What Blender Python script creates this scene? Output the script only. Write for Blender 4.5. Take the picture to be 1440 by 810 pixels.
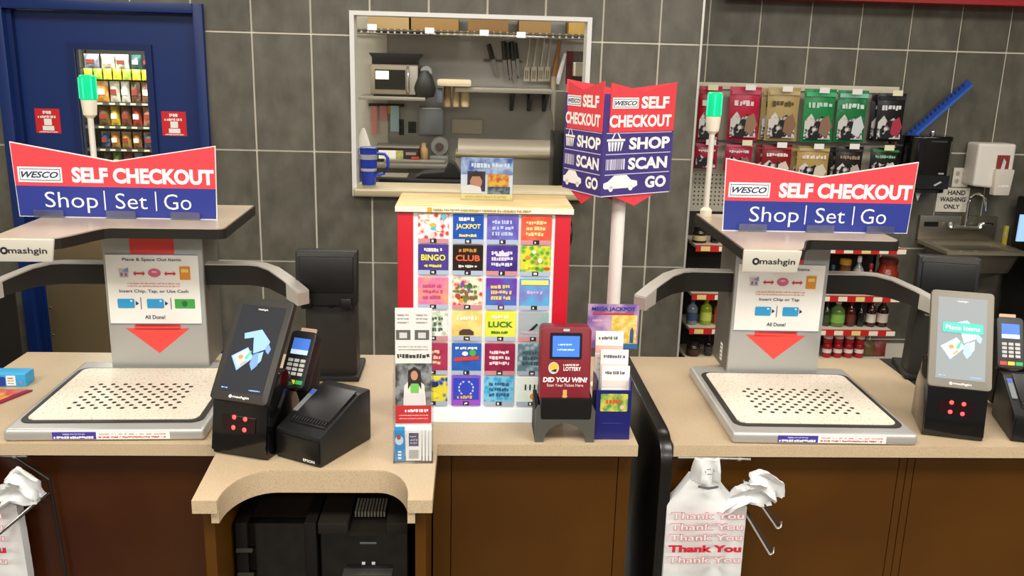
import bpy, bmesh, math, random
from mathutils import Vector, Matrix

# ------------------------------------------------------------------ clear
for o in list(bpy.data.objects):
    bpy.data.objects.remove(o, do_unlink=True)
SC = bpy.context.scene
COL = SC.collection

# ------------------------------------------------------------------ camera (calibrated from the wall tiles)
FPX, PIT, ROL, YAW, CAMZ = 1250.0, .248936, .026554, .051555, 1.85
_cy, _sy = math.cos(YAW), math.sin(YAW)
CF = Vector((_sy*math.cos(PIT), _cy*math.cos(PIT), -math.sin(PIT)))
_rt = Vector((_cy, -_sy, 0)); _u0 = _rt.cross(CF)
CR = _rt*math.cos(ROL) + _u0*math.sin(ROL)
CU = -_rt*math.sin(ROL) + _u0*math.cos(ROL)
CO = Vector((0, 0, CAMZ))
cam = bpy.data.cameras.new('camera'); cam.sensor_width = 36; cam.lens = FPX/1440*36
cam.clip_start = .05; cam.clip_end = 60
camo = bpy.data.objects.new('camera', cam); COL.objects.link(camo)
camo.matrix_world = Matrix(((CR.x, CU.x, -CF.x, 0), (CR.y, CU.y, -CF.y, 0), (CR.z, CU.z, -CF.z, CAMZ), (0, 0, 0, 1)))
SC.camera = camo

# ------------------------------------------------------------------ world, lights, exposure
wd = bpy.data.worlds.new('world'); SC.world = wd; wd.use_nodes = True
wd.node_tree.nodes['Background'].inputs[0].default_value = (1, .96, .9, 1)
wd.node_tree.nodes['Background'].inputs[1].default_value = .2
SC.view_settings.view_transform = 'Standard'; SC.view_settings.look = 'None'
SC.view_settings.exposure = 0.3; SC.view_settings.gamma = 1.0
SC.view_settings.use_curve_mapping = False

def area(name, loc, sx, sy, power, col=(1, .955, .88), aim=None):
    l = bpy.data.lights.new(name, 'AREA'); l.shape = 'RECTANGLE'; l.size = sx; l.size_y = sy
    l.energy = power; l.color = col
    o = bpy.data.objects.new(name, l); COL.objects.link(o); o.location = loc
    return o
for lx in (-2.1, -.3, 1.5, 3.3):
    for ly in (-1.6, .9, 3.6):
        area('ceiling_lamp', (lx, ly, 2.86), 1.2, .6, {-1.6: 46, .9: 34, 3.6: 20}[ly])
area('kitchen_lamp', (-.6, 6.5, 2.62), 1.2, .5, 26, (1, .95, .86))
area('kitchen_lamp', (.9, 6.5, 2.62), 1.2, .5, 22, (1, .95, .86))
area('added_room_lamp', (-3.4, 8.4, 2.75), 1.4, .8, 170, (1, .95, .86))  # added lamp, brightens the shelf room made up behind the door glass

# ------------------------------------------------------------------ pixel helpers (1440 x 810 frame)
def ray(u, v): return CF + CR*((u-720)/FPX) - CU*((v-405)/FPX)
def G(u, v, z):
    d = ray(u, v); return CO + d*((z-CAMZ)/d.z)
def W(u, v, y):
    d = ray(u, v); return CO + d*(y/d.y)
def wr(u0, v0, u1, v1, y):
    um, vm = (u0+u1)/2, (v0+v1)/2
    return W(u0, vm, y).x, W(u1, vm, y).x, W(um, v1, y).z, W(um, v0, y).z     # x0 x1 z0 z1

# ------------------------------------------------------------------ materials
def lin(h):
    if isinstance(h, str):
        h = h.lstrip('#'); c = [int(h[i:i+2], 16)/255 for i in (0, 2, 4)]
    else: c = h
    return tuple(x/12.92 if x <= .04045 else ((x+.055)/1.055)**2.4 for x in c) + (1,)
_mc = {}
def M(col, rough=.5, metal=0.0, col2=None, scale=60, spread=(.4, .6), bump=0, bscale=120, emit=0, coat=0, kind='noise', vary=0, stretch=None, spec=.5):
    key = (str(col), rough, metal, str(col2), scale, spread, bump, bscale, emit, coat, kind, vary, stretch, spec)
    if key in _mc: return _mc[key]
    m = bpy.data.materials.new('mat_%d' % len(_mc)); m.use_nodes = True
    nt = m.node_tree; b = nt.nodes['Principled BSDF']
    b.inputs['Base Color'].default_value = lin(col); b.inputs['Roughness'].default_value = rough
    b.inputs['Metallic'].default_value = metal; b.inputs['Coat Weight'].default_value = coat
    b.inputs['Specular IOR Level'].default_value = spec
    if emit:
        b.inputs['Emission Color'].default_value = lin(col); b.inputs['Emission Strength'].default_value = emit
    tc = None
    def coords(sc=None):
        nonlocal tc
        tc = tc or nt.nodes.new('ShaderNodeTexCoord')
        if not sc: return tc.outputs['Object']
        mp = nt.nodes.new('ShaderNodeMapping'); mp.inputs['Scale'].default_value = sc
        nt.links.new(tc.outputs['Object'], mp.inputs['Vector']); return mp.outputs['Vector']
    last = None
    if col2 is not None:
        if kind == 'voronoi':
            t = nt.nodes.new('ShaderNodeTexVoronoi'); t.inputs['Scale'].default_value = scale; fo = t.outputs['Distance']
        elif kind == 'wave':
            t = nt.nodes.new('ShaderNodeTexWave'); t.inputs['Scale'].default_value = scale; t.inputs['Distortion'].default_value = 4; fo = t.outputs['Fac']
        else:
            t = nt.nodes.new('ShaderNodeTexNoise'); t.inputs['Scale'].default_value = scale; t.inputs['Detail'].default_value = 4; fo = t.outputs['Fac']
        nt.links.new(coords(stretch), t.inputs['Vector'])
        r = nt.nodes.new('ShaderNodeValToRGB')
        r.color_ramp.elements[0].position = spread[0]; r.color_ramp.elements[1].position = spread[1]
        r.color_ramp.elements[0].color = lin(col); r.color_ramp.elements[1].color = lin(col2)
        nt.links.new(fo, r.inputs['Fac']); last = r.outputs['Color']
    if vary:
        oi = nt.nodes.new('ShaderNodeObjectInfo'); hs = nt.nodes.new('ShaderNodeHueSaturation')
        mr = nt.nodes.new('ShaderNodeMapRange'); mr.inputs[3].default_value = 1-vary; mr.inputs[4].default_value = 1+vary
        nt.links.new(oi.outputs['Random'], mr.inputs[0]); nt.links.new(mr.outputs[0], hs.inputs['Value'])
        if last: nt.links.new(last, hs.inputs['Color'])
        else: hs.inputs['Color'].default_value = lin(col)
        last = hs.outputs['Color']
    if last:
        nt.links.new(last, b.inputs['Base Color'])
        if emit: nt.links.new(last, b.inputs['Emission Color'])
    if bump:
        t = nt.nodes.new('ShaderNodeTexNoise'); t.inputs['Scale'].default_value = bscale; t.inputs['Detail'].default_value = 3
        nt.links.new(coords(stretch), t.inputs['Vector'])
        bp = nt.nodes.new('ShaderNodeBump'); bp.inputs['Strength'].default_value = bump; bp.inputs['Distance'].default_value = .004
        nt.links.new(t.outputs['Fac'], bp.inputs['Height']); nt.links.new(bp.outputs['Normal'], b.inputs['Normal'])
    _mc[key] = m
    return m
def clear_mat(name, tint='#ffffff', refl=.10, rough=.03):
    m = bpy.data.materials.new(name); m.use_nodes = True; nt = m.node_tree
    for n in list(nt.nodes): nt.nodes.remove(n)
    out = nt.nodes.new('ShaderNodeOutputMaterial'); mx = nt.nodes.new('ShaderNodeMixShader')
    tr = nt.nodes.new('ShaderNodeBsdfTransparent'); gl = nt.nodes.new('ShaderNodeBsdfGlossy')
    tr.inputs[0].default_value = lin(tint); gl.inputs['Roughness'].default_value = rough
    mx.inputs[0].default_value = refl
    nt.links.new(tr.outputs[0], mx.inputs[1]); nt.links.new(gl.outputs[0], mx.inputs[2]); nt.links.new(mx.outputs[0], out.inputs[0])
    return m
GLASS = clear_mat('glass', '#f4f8f6', .02); ACRYLIC = clear_mat('acrylic', '#f6f8fa', .06, .08)
FROST = clear_mat('frosted_plastic', '#e8edf2', .16, .35)

BLACK = M('#0b0b0c', .38); MATTE = M('#141312', .6); GLOSS = M('#060607', .12, coat=.3)
STEEL = M('#a9a59a', .42, .75, bump=.05, bscale=200, stretch=(1, 1, 30))
SATIN = M('#a9a9a6', .42, .55); WHITE = M('#f2f1ec', .5); PAPER = M('#f4f2ec', .7)
CHROME = M('#d8d8d8', .15, 1); RED = M('#e8232d', .45); CREAM = M('#ece3cd', .5)

# ------------------------------------------------------------------ geometry
def link(name, me, mat, parent):
    o = bpy.data.objects.new(name, me); COL.objects.link(o)
    if mat is not None and not me.materials: me.materials.append(mat)
    if parent is not None: o.parent = parent
    return o
def add(name, vf, mat, parent=None, smooth=False):
    me = bpy.data.meshes.new(name); me.from_pydata([tuple(v) for v in vf[0]], [], vf[1]); me.update()
    if smooth:
        me.shade_smooth(); me.set_sharp_from_angle(angle=math.radians(38))
    return link(name, me, mat, parent)
def boxg(x0, y0, z0, x1, y1, z1):
    v = [(x, y, z) for z in (z0, z1) for y in (y0, y1) for x in (x0, x1)]
    return v, [(0, 2, 3, 1), (4, 5, 7, 6), (0, 1, 5, 4), (1, 3, 7, 5), (3, 2, 6, 7), (2, 0, 4, 6)]
def merge(*gs):
    v, f = [], []
    for a, b in gs:
        n = len(v); v += list(a); f += [tuple(i+n for i in q) for q in b]
    return v, f
def xf(g, fn): return [fn(Vector(p)) for p in g[0]], g[1]
def mv(g, d): return xf(g, lambda p: p+Vector(d))
def bevel(vf, w, seg=2):
    bm = bmesh.new(); vs = [bm.verts.new(v) for v in vf[0]]
    for q in vf[1]: bm.faces.new([vs[i] for i in q])
    bm.normal_update()
    es = [e for e in bm.edges if len(e.link_faces) == 2 and e.calc_face_angle() > .35]
    bmesh.ops.bevel(bm, geom=es, offset=w, segments=seg, affect='EDGES', profile=.6)
    bm.verts.index_update()
    r = ([v.co.copy() for v in bm.verts], [tuple(v.index for v in q.verts) for q in bm.faces]); bm.free()
    return r
def box(name, x0, y0, z0, x1, y1, z1, mat, parent=None, bev=0, seg=2):
    g = boxg(min(x0, x1), min(y0, y1), min(z0, z1), max(x0, x1), max(y0, y1), max(z0, z1))
    if bev: g = bevel(g, bev, seg)
    return add(name, g, mat, parent, smooth=bool(bev))
def prism(poly, a, b, ax='z'):
    """poly in 2-D extruded a..b; ax z: (x,y), ax y: (x,z), ax x: (y,z)"""
    n = len(poly)
    def P(p, t): return {'z': (p[0], p[1], t), 'y': (p[0], t, p[1]), 'x': (t, p[0], p[1])}[ax]
    v = [P(p, a) for p in poly] + [P(p, b) for p in poly]
    f = [(i, (i+1) % n, n+(i+1) % n, n+i) for i in range(n)]
    f += [tuple(range(n-1, -1, -1)), tuple(range(n, 2*n))]
    g = (v, f); bm = bmesh.new(); vs = [bm.verts.new(p) for p in v]
    for q in f: bm.faces.new([vs[i] for i in q])
    bmesh.ops.recalc_face_normals(bm, faces=bm.faces[:]); bm.verts.index_update()
    g = ([x.co.copy() for x in bm.verts], [tuple(x.index for x in q.verts) for q in bm.faces]); bm.free()
    return g
def rrect(x0, y0, x1, y1, r, n=5):
    p = []
    for cx, cy, a in ((x1-r, y1-r, 0), (x0+r, y1-r, 90), (x0+r, y0+r, 180), (x1-r, y0+r, 270)):
        for k in range(n+1):
            t = math.radians(a+90*k/n); p.append((cx+r*math.cos(t), cy+r*math.sin(t)))
    return p
def tube(pts, r, n=8):
    pts = [Vector(p) for p in pts]; v, f = [], []
    for i, p in enumerate(pts):
        d = (pts[min(i+1, len(pts)-1)]-pts[max(i-1, 0)]).normalized()
        a = d.cross(Vector((0, 0, 1)) if abs(d.z) < .9 else Vector((1, 0, 0))).normalized(); b = d.cross(a)
        rr = r[i] if isinstance(r, (list, tuple)) else r
        v += [p+a*rr*math.cos(2*math.pi*k/n)+b*rr*math.sin(2*math.pi*k/n) for k in range(n)]
    for i in range(len(pts)-1):
        f += [(i*n+k, i*n+(k+1) % n, (i+1)*n+(k+1) % n, (i+1)*n+k) for k in range(n)]
    f += [tuple(range(n-1, -1, -1)), tuple(range((len(pts)-1)*n, len(pts)*n))]
    return v, f
def lathe(prof, n=20, c=(0, 0, 0)):
    v, f = [], []
    for r, z in prof: v += [(c[0]+r*math.cos(2*math.pi*k/n), c[1]+r*math.sin(2*math.pi*k/n), c[2]+z) for k in range(n)]
    for i in range(len(prof)-1): f += [(i*n+k, i*n+(k+1) % n, (i+1)*n+(k+1) % n, (i+1)*n+k) for k in range(n)]
    f += [tuple(range(n-1, -1, -1)), tuple(range((len(prof)-1)*n, len(prof)*n))]
    return v, f
def loft(rings, caps=True):
    n = len(rings[0]); v = [p for r in rings for p in r]
    f = [(i*n+k, i*n+(k+1) % n, (i+1)*n+(k+1) % n, (i+1)*n+k) for i in range(len(rings)-1) for k in range(n)]
    if caps: f += [tuple(range(n-1, -1, -1)), tuple(range((len(rings)-1)*n, len(rings)*n))]
    return v, f

def tag(o, label, cat, group=None):
    o['label'] = label; o['category'] = cat
    if group: o['group'] = group
    return o
def thing(name, label, cat, loc=(0, 0, 0), rz=0, group=None):
    o = bpy.data.objects.new(name, None); COL.objects.link(o); o.location = loc; o.rotation_euler = (0, 0, rz)
    o.empty_display_size = .05
    return tag(o, label, cat, group)
def struct(o): o['kind'] = 'structure'; return o
def stuff(o): o['kind'] = 'stuff'; return o

# ------------------------------------------------------------------ flat print on a plane
_tc = {}
def text_geo(s, bold=0, shear=0):
    k = (s, bold, shear)
    if k not in _tc:
        cu = bpy.data.curves.new('t', 'FONT'); cu.body = s; cu.offset = bold; cu.shear = shear; cu.resolution_u = 3
        o = bpy.data.objects.new('t', cu); COL.objects.link(o)
        me = bpy.data.meshes.new_from_object(o)
        v = [p.co.copy() for p in me.vertices]; f = [tuple(p.vertices) for p in me.polygons]
        bpy.data.objects.remove(o); bpy.data.curves.remove(cu); bpy.data.meshes.remove(me)
        x0 = min(p.x for p in v); x1 = max(p.x for p in v); y0 = min(p.y for p in v); y1 = max(p.y for p in v)
        _tc[k] = ([((p.x-x0)/(x1-x0)-.5, (p.y-y0)/(y1-y0)-.5) for p in v], f, (x1-x0)/(y1-y0))
    return _tc[k]
class Pl:
    """a printed plane: o origin, r right, u up, all in the parent's own space"""
    def __init__(s, parent, o, r=(1, 0, 0), u=(0, 0, 1)):
        s.p, s.o, s.r, s.u = parent, Vector(o), Vector(r).normalized(), Vector(u).normalized(); s.n = s.r.cross(s.u)
    def at(s, x, y, off=.0006): return s.o+s.r*x+s.u*y+s.n*off
    def polys(s, name, ps, mat, off=.0006, parent=None):
        v, f = [], []
        for p in ps:
            if sum(p[i][0]*p[(i+1) % len(p)][1]-p[(i+1) % len(p)][0]*p[i][1] for i in range(len(p))) < 0: p = p[::-1]
            f.append(tuple(range(len(v), len(v)+len(p)))); v += [s.at(x, y, off) for x, y in p]
        return add(name, (v, f), mat, parent or s.p)
    def rect(s, name, x0, y0, x1, y1, mat, off=.0006, parent=None):
        return s.polys(name, [[(x0, y0), (x1, y0), (x1, y1), (x0, y1)]], mat, off, parent)
    def ell(s, name, cx, cy, rx, ry, mat, off=.0006, n=20, parent=None):
        return s.polys(name, [[(cx+rx*math.cos(2*math.pi*k/n), cy+ry*math.sin(2*math.pi*k/n)) for k in range(n)]], mat, off, parent)
    def text(s, t, cx, cy, w, h, mat, off=.0012, bold=0, shear=0, name='lettering', parent=None):
        v, f, asp = text_geo(t, bold, shear)
        if w is None: w = h*asp
        if h is None: h = w/asp
        return add(name, ([s.at(cx+x*w, cy+y*h, off) for x, y in v], f), mat, parent or s.p)
    def lines(s, x0, x1, ys, h, mat, seed=0, off=.0012, name='small_print', parent=None, gap=.35):
        rnd = random.Random(seed); ps = []
        for y in ys:
            x = x0
            while x < x1-h*.5:
                w = h*rnd.uniform(.35, .85); xe = min(x+w, x1); a, b = rnd.choice((.5, .5, .3)), rnd.choice((.5, .5, .25)); k = rnd.uniform(-.12, .12)*h
                ps.append([(x, y-h*b), (xe, y-h*b), (xe+k, y+h*a), (x+k, y+h*a)]); x = xe+h*rnd.choice((.14, .14, .14, .14, .14+gap))
        return s.polys(name, ps, mat, off, parent)
INK = M('#1a1a22', .6); WINK = M('#fbfaf6', .55)

# ================================================================== SETTING
TILE = M('#4f4b41', .42, col2='#737064', scale=7, spread=(.2, .85), bump=.08, bscale=40, vary=.07, stretch=(1.6, 1.6, 1))
GROUT = M('#e6dfcd', .8)
WALL = M('#8f8a7e', .7)
WY, WY2 = 4.893, 5.475
struct(box('floor', -6, -4, -.1, 6, 11.2, 0, M('#6d665a', .35, col2='#575147', scale=3)))
struct(box('ceiling', -6, -4, 2.9, 6, 5.7, 3.0, M('#e8e4da', .8)))

def cut(rects, hole):
    out = []
    for x0, z0, x1, z1 in rects:
        a0, b0, a1, b1 = hole
        if a1 <= x0 or a0 >= x1 or b1 <= z0 or b0 >= z1: out.append((x0, z0, x1, z1)); continue
        if x0 < a0: out.append((x0, z0, a0, z1)); x0 = a0
        if x1 > a1: out.append((a1, z0, x1, z1)); x1 = a1
        if z0 < b0: out.append((x0, z0, x1, b0))
        if z1 > b1: out.append((x0, b1, x1, z1))
    return out
DOOR = (-2.46, 0, -1.388, 2.10); WIN = (-.625, 1.115, .628, 2.077)
def wall_pieces(rect, holes):
    r = [rect]
    for h in holes: r = cut(r, h)
    return r
wb = struct(add('wall_back', merge(*[boxg(a, WY+.008, b, c, WY+.12, d) for a, b, c, d in wall_pieces((-4.2, 0, 1.236, 2.9), (DOOR, WIN))]), GROUT))
def tiles(wall, x0, xph, x1, z0, zph, z1, y, holes):
    tw, th, g = .308, .613, .0055
    i0 = math.floor((x0-xph)/tw); i1 = math.ceil((x1-xph)/tw); j0 = math.floor((z0-zph)/th); j1 = math.ceil((z1-zph)/th)
    for i in range(i0, i1):
        for j in range(j0, j1):
            r = [(max(xph+i*tw+g, x0), max(zph+j*th+g, z0), min(xph+(i+1)*tw-g, x1), min(zph+(j+1)*th-g, z1))]
            if r[0][2]-r[0][0] < .005 or r[0][3]-r[0][1] < .005: continue
            for h in holes: r = cut(r, h)
            r = [q for q in r if q[2]-q[0] > .004 and q[3]-q[1] > .004]
            if r: add('tile', merge(*[boxg(a, y, b, c, y+.0085, d) for a, b, c, d in r]), TILE, wall)
tiles(wb, -3.3, -1.1477, 1.225, 0.12, 1.85+.1163, 2.58, WY, (DOOR, WIN))
wr_ = struct(box('wall_right', 1.236, WY2+.008, 0, 4.6, WY2+.12, 2.9, GROUT))
tiles(wr_, 1.236, 1.4212, 4.5, .12, 1.85+.132, 2.58, WY2, ())
struct(box('wall_corner', 1.116, WY+.12, 0, 1.236, WY2+.12, 2.9, TILE))
struct(box('trim_1', 1.226, WY-.006, 0, 1.238, WY+.01, 2.9, M('#d9d6cc', .35, .6)))
struct(box('trim_2', 1.5, 5.28, 2.243, 4.6, 5.475, 2.9, M('#b01c1f', .5)))
struct(box('wall_left', -4.35, -4, 0, -4.2, 11, 2.9, M('#b9b2a2', .7)))
struct(box('wall_far_right', 4.6, -4, 0, 4.75, 5.6, 2.9, M('#77726a', .7)))

# door with blue frame
BLUE = M('#082a68', .42, bump=.02, bscale=30); BLUE2 = M('#07235a', .38)
door = struct(bpy.data.objects.new('door_1', None)); COL.objects.link(door); door.location = (-1.9175, WY, 0)
dx0, dx1 = -.5425, .5295
for nm, g in (('jamb', boxg(dx0, -.03, 0, dx0+.06, .12, 2.10)), ('jamb', boxg(dx1-.05, -.03, 0, dx1, .12, 2.10)),
              ('door_head', boxg(dx0+.06, -.03, 2.05, dx1-.05, .12, 2.10))):
    add(nm, bevel(g, .006), BLUE, door, True)
for nm, g in (('door_stop', boxg(dx0+.06, .015, 0, dx0+.085, .075, 2.05)),):
    add(nm, g, BLUE2, door)
gx0, gx1, gz0, gz1 = -.165, .20, .98, 1.855
slab = add('door_leaf', merge(*[boxg(a, .05, b, c, .095, d) for a, b, c, d in cut([(dx0+.062, .01, dx1-.052, 2.048)], (gx0, gz0, gx1, gz1))]), BLUE, door)
fr = add('glazing_frame', merge(boxg(gx0-.035, .035, gz0-.035, gx0, .06, gz1+.035), boxg(gx1, .035, gz0-.035, gx1+.035, .06, gz1+.035),
    boxg(gx0, .035, gz1, gx1, .06, gz1+.035), boxg(gx0, .035, gz0-.035, gx1, .06, gz0)), BLUE2, door)
box('pane', gx0, .068, gz0, gx1, .074, gz1, GLASS, door)
kp = box('kick_plate', dx0+.10, .046, .06, dx1-.07, .052, .835, M('#a08c6a', .38, .75, bump=.05, bscale=90, stretch=(30, 1, 1)), door)
for k in range(5):
    add('screw', xf(lathe([(.006, 0), (.004, .003)], 8), lambda p: Vector((dx0+.115+p.x, .0455-p.z, .12+.16*k+p.y))), CHROME, kp)
for sx in ((-.165-.205), (.295)):
    pl = Pl(door, (sx+.03, .0495, 1.48))
    st = pl.rect('sticker', -.065, -.065, .065, .065, M('#d8232a', .5)); st['label'] = 'red square notice sticker'
    pl.lines(-.022, .022, [.045], .016, WINK, 8, parent=st); pl.lines(-.05, .05, [.022], .013, WINK, 3, parent=st)
    pl.polys('figure', [[(-.02, .012), (.02, .012), (.02, -.022), (-.02, -.022)], [(-.03, -.026), (.03, -.026), (.03, -.05), (-.03, -.05)]], WINK, .0012, parent=st)
    pl.lines(-.05, .05, [-.058], .006, WINK, 5, parent=st)

# pass-through window
w1 = struct(bpy.data.objects.new('window_1', None)); COL.objects.link(w1)
TRIMW = M('#e9e8e4', .35, .2)
x0, z0, x1, z1 = WIN
for nm, g in (('frame', boxg(x0-.012, WY-.012, z0, x0+.012, WY+.125, z1+.012)), ('frame', boxg(x1-.012, WY-.012, z0, x1+.012, WY+.125, z1+.012)),
              ('frame', boxg(x0+.012, WY-.012, z1-.010, x1-.012, WY+.125, z1+.012))):
    add(nm, g, TRIMW, w1)
sill = add('sill', bevel(boxg(x0+.0, WY-.07, z0+.005, x1+.0, WY+.22, z0+.05), .012, 3), M('#c9bb98', .38, .4, bump=.03, bscale=60), w1, True)
SILLZ = z0+.05

# ================================================================== COUNTER
T = .91                                                             # worktop height
STONE = M('#9c8768', .42, col2='#c6b192', scale=520, spread=(.30, .55), bump=.01, bscale=300)
BROWN = M('#4a2b07', .34, col2='#523208', scale=2, spec=.25)
REDBR = M('#330f05', .32, col2='#452306', scale=1.2, spec=.35)
th = .031
n = 10
notch = []
for k in range(n+1):
    a = math.radians(180-90*k/n); notch.append((-.44+.098*math.cos(a), 1.80+.135*math.sin(a)))
for k in range(n+1):
    a = math.radians(90-90*k/n); notch.append((-.205+.080*math.cos(a), 1.80+.135*math.sin(a)))
polyA = [(-1.405, 2.775), (-1.405, 2.075), (-.608, 2.075), (-.592, 1.783), (-.538, 1.783)] + notch + [(-.125, 1.787), (-.071, 1.787), (-.070, 2.083), (.441, 2.083), (.441, 2.785)]
wa = thing('worktop', 'speckled tan worktop with a rounded knee notch, carrying the left kiosk and lottery stand', 'worktop', (-.4, 2.4, T-th))
add('slab', mv(prism(polyA, T-th, T), (.4, -2.4, -(T-th))), STONE, wa)
strip = [(-.538, 1.783)]+notch+[(-.125, 1.787)]
outer = [(x, y+.0) for x, y in strip]
v, f = [], []
for i, (x, y) in enumerate(strip):
    cx, cy = (-.33, 1.70); d = Vector((x-cx, y-cy)); d.normalize()
    if i in (0, len(strip)-1): d = Vector((-1 if i == 0 else 1, 0))
    xo, yo = x+d.x*.016, y+d.y*.016
    y = max(y, 1.7905); yo = max(yo, 1.7905)
    x -= d.x*.0008; y -= d.y*.0008
    v += [(x, y, T-.058), (x, y, T-.002), (xo, yo, T-.002), (xo, yo, T-.058)]
for i in range(len(strip)-1):
    for k in range(4): f.append((i*4+k, i*4+(k+1) % 4, i*4+4+(k+1) % 4, i*4+4+k))
f += [(0, 1, 2, 3), tuple(len(v)-4+k for k in (3, 2, 1, 0))]
add('notch_apron', mv((v, f), (.4, -2.4, -(T-th))), STONE, wa, True)
wbt = thing('worktop', 'speckled tan worktop to the right of the black divider', 'worktop', (1.1, 2.4, T-th))
add('slab', mv(prism([(.533, 2.79), (.533, 2.083), (1.78, 2.083), (1.78, 2.50), (1.392, 2.50), (1.392, 2.79)], T-th, T), (-1.1, -2.4, -(T-th))), STONE, wbt)
# divider
div = prism([(2.06, 0), (2.83, 0), (2.83, .935), (2.14, .935)]+[(2.14-.08*math.sin(math.radians(a)), .855+.08*math.cos(math.radians(a))) for a in (20, 40, 60, 80, 90)], .497, .528, 'x')
dv = tag(add('divider_panel', bevel(div, .003), M('#0a0908', .3, coat=.1), None, True), 'black divider panel standing between the two worktops', 'panel')
# bases
def base(name, label, x0, x1, mat, y=2.122, lines=(), stile=None):
    b = thing(name, label, 'counter base', ((x0+x1)/2, y, 0)); c = (x0+x1)/2
    xs = [x0] + list(lines) + [x1]
    for a, e in zip(xs[:-1], xs[1:]): box('front_panel', a-c+.0012, 0, .10, e-c-.0012, .02, T-th-.001, mat, b)
    box('carcass', x0-c+.01, .021, .0, x1-c-.01, .55, T-th-.001, M('#1c0f07', .6), b)
    box('toe_kick', x0-c, .04, 0, x1-c, .06, .099, MATTE, b)
    return b
base('counter_base', 'dark red-brown counter base panel below the left kiosk', -1.40, -.612, REDBR)
cb = base('counter_base', 'brown counter base panel below the lottery stand', -.083, .435, BROWN, 2.125, (-.035, .40))
base('counter_base', 'brown counter base panels below the right kiosk, with three upright seams', .532, 1.77, BROWN, 2.122, (1.150, 1.172, 1.193))
for x0, lab in ((-.578, 'narrow brown end panel under the left prong of the notched worktop'), (-.110, 'narrow brown end panel under the right prong of the notched worktop')):
    e = box('end_panel', x0, 1.812, 0, x0+.024, 2.66, T-th-.002, BROWN); tag(e, lab, 'panel')

tag(box('back_panel', -.552, 2.62, 0, -.112, 2.66, T-th-.002, MATTE), 'dark panel added to keep the knee space dark behind the two black machines', 'panel')  # added dark backing, gives the knee space its shade
# machines in the knee space
def machine(x0, x1, label): return thing('cash_machine', label, 'machine', ((x0+x1)/2, 1.95, 0))
DK = M('#0b0908', .5, spec=.3); DK2 = M('#1a150f', .55, spec=.3)
zt = .775
m1 = machine(-.545, -.352, 'black open-topped machine under the worktop notch, nearer the left kiosk'); c = -.4485; hw = .0955
for nm, g, mt in (('side', boxg(-hw, -.02, 0, -hw+.028, .36, zt), DK), ('side', boxg(hw-.028, -.02, 0, hw, .36, zt), DK),
                  ('back', boxg(-hw+.028, .33, 0, hw-.028, .36, zt), DK), ('front', boxg(-hw+.028, -.012, 0, hw-.028, .02, zt-.005), GLOSS)):
    add(nm, bevel(g, .003), mt, m1, True)
add('chute', prism([(.02, zt-.02), (.33, zt+.03), (.33, zt-.09), (.02, zt-.09)], -hw+.028, hw-.028, 'x'), DK2, m1)
add('guide', prism([(-.01, .15), (.045, .15), (.045, .24)], zt-.02, zt+.022, 'z'), M('#6d6a64', .4, .4), m1)
for z in (.70, .635): box('hinge', -hw+.002, -.026, z, -hw+.04, -.02, z+.008, M('#4b4842', .4, .5), m1)
m2 = machine(-.349, -.135, 'black machine with a ribbed feed slot, under the worktop notch nearer the lottery stand'); hw = .107
box('body', -hw, 0, 0, hw, .36, zt-.03, GLOSS, m2, .004)
for a, b in ((-hw, -.035), (.055, hw)): add('top_cheek', bevel(boxg(a, -.02, zt-.03, b, .36, zt), .004), DK2, m2, True)
add('slot_floor', prism([(-.01, zt-.03), (.36, zt+.0), (.36, zt-.04), (-.01, zt-.04)], -.034, .054, 'x'), DK2, m2)
for k in range(10): box('rib', -.028+k*.0078, .05, zt-.022, -.0235+k*.0078, .12, zt-.008, M('#8d8678', .4, .3), m2)
add('roller', xf(tube([(-.03, 0, 0), (.05, 0, 0)], .012, 10), lambda p: p+Vector((0, .16, zt-.003))), M('#5d5548', .5), m2, True)
p2 = Pl(m2, (.01, -.0005, .68)); p2.rect('badge', -.02, .028, .02, .034, M('#5b5b5b', .4))
for sx in (-.012, .012): p2.rect('indicator', sx-.004, -.028, sx+.004, -.020, M('#cfd2d6', .4))
add('tray', bevel(boxg(-.05, -.03, .63, .07, .0, .642), .002), M('#4d4a48', .35, .6), m2, True)

# ================================================================== KIOSKS
BASEM = M('#bdbcb8', .38, .45); PANEL = M('#b4b5b3', .4, .35); SIDE = M('#6f6b63', .45, .4)
PLATEW = M('#e9dfcd', .45, col2='#b09a80', scale=170, spread=(.55, .72)); GASK = M('#2c2a27', .5)
ARROW = M('#ef4b44', .5); SGRED = M('#ee4650', .42); SGBLUE = M('#2b3990', .42)
HEADTOP = M('#c4b29c', .3, .1); DARKM = M('#23201c', .45, .3); ARML = M('#b3aea4', .38, .2)
CYAN = M('#2f9fd8', .5); NAVY = M('#2a2c5c', .5)
def wesco_logo(pl, cx, cy, w, h, parent=None, shear=.35):
    pl.rect('logo_box', cx-w/2, cy-h/2, cx+w/2, cy+h/2, WINK, .0012, parent)
    pl.rect('logo_line', cx-w*.46, cy-h*.38, cx+w*.46, cy+h*.38, M('#2c3e70', .5), .0016, parent)
    pl.rect('logo_field', cx-w*.445, cy-h*.33, cx+w*.445, cy+h*.33, WINK, .0020, parent)
    pl.text('WESCO', cx, cy, w*.84, h*.42, M('#27365f', .5), .0024, .03, shear, parent=parent)
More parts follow.
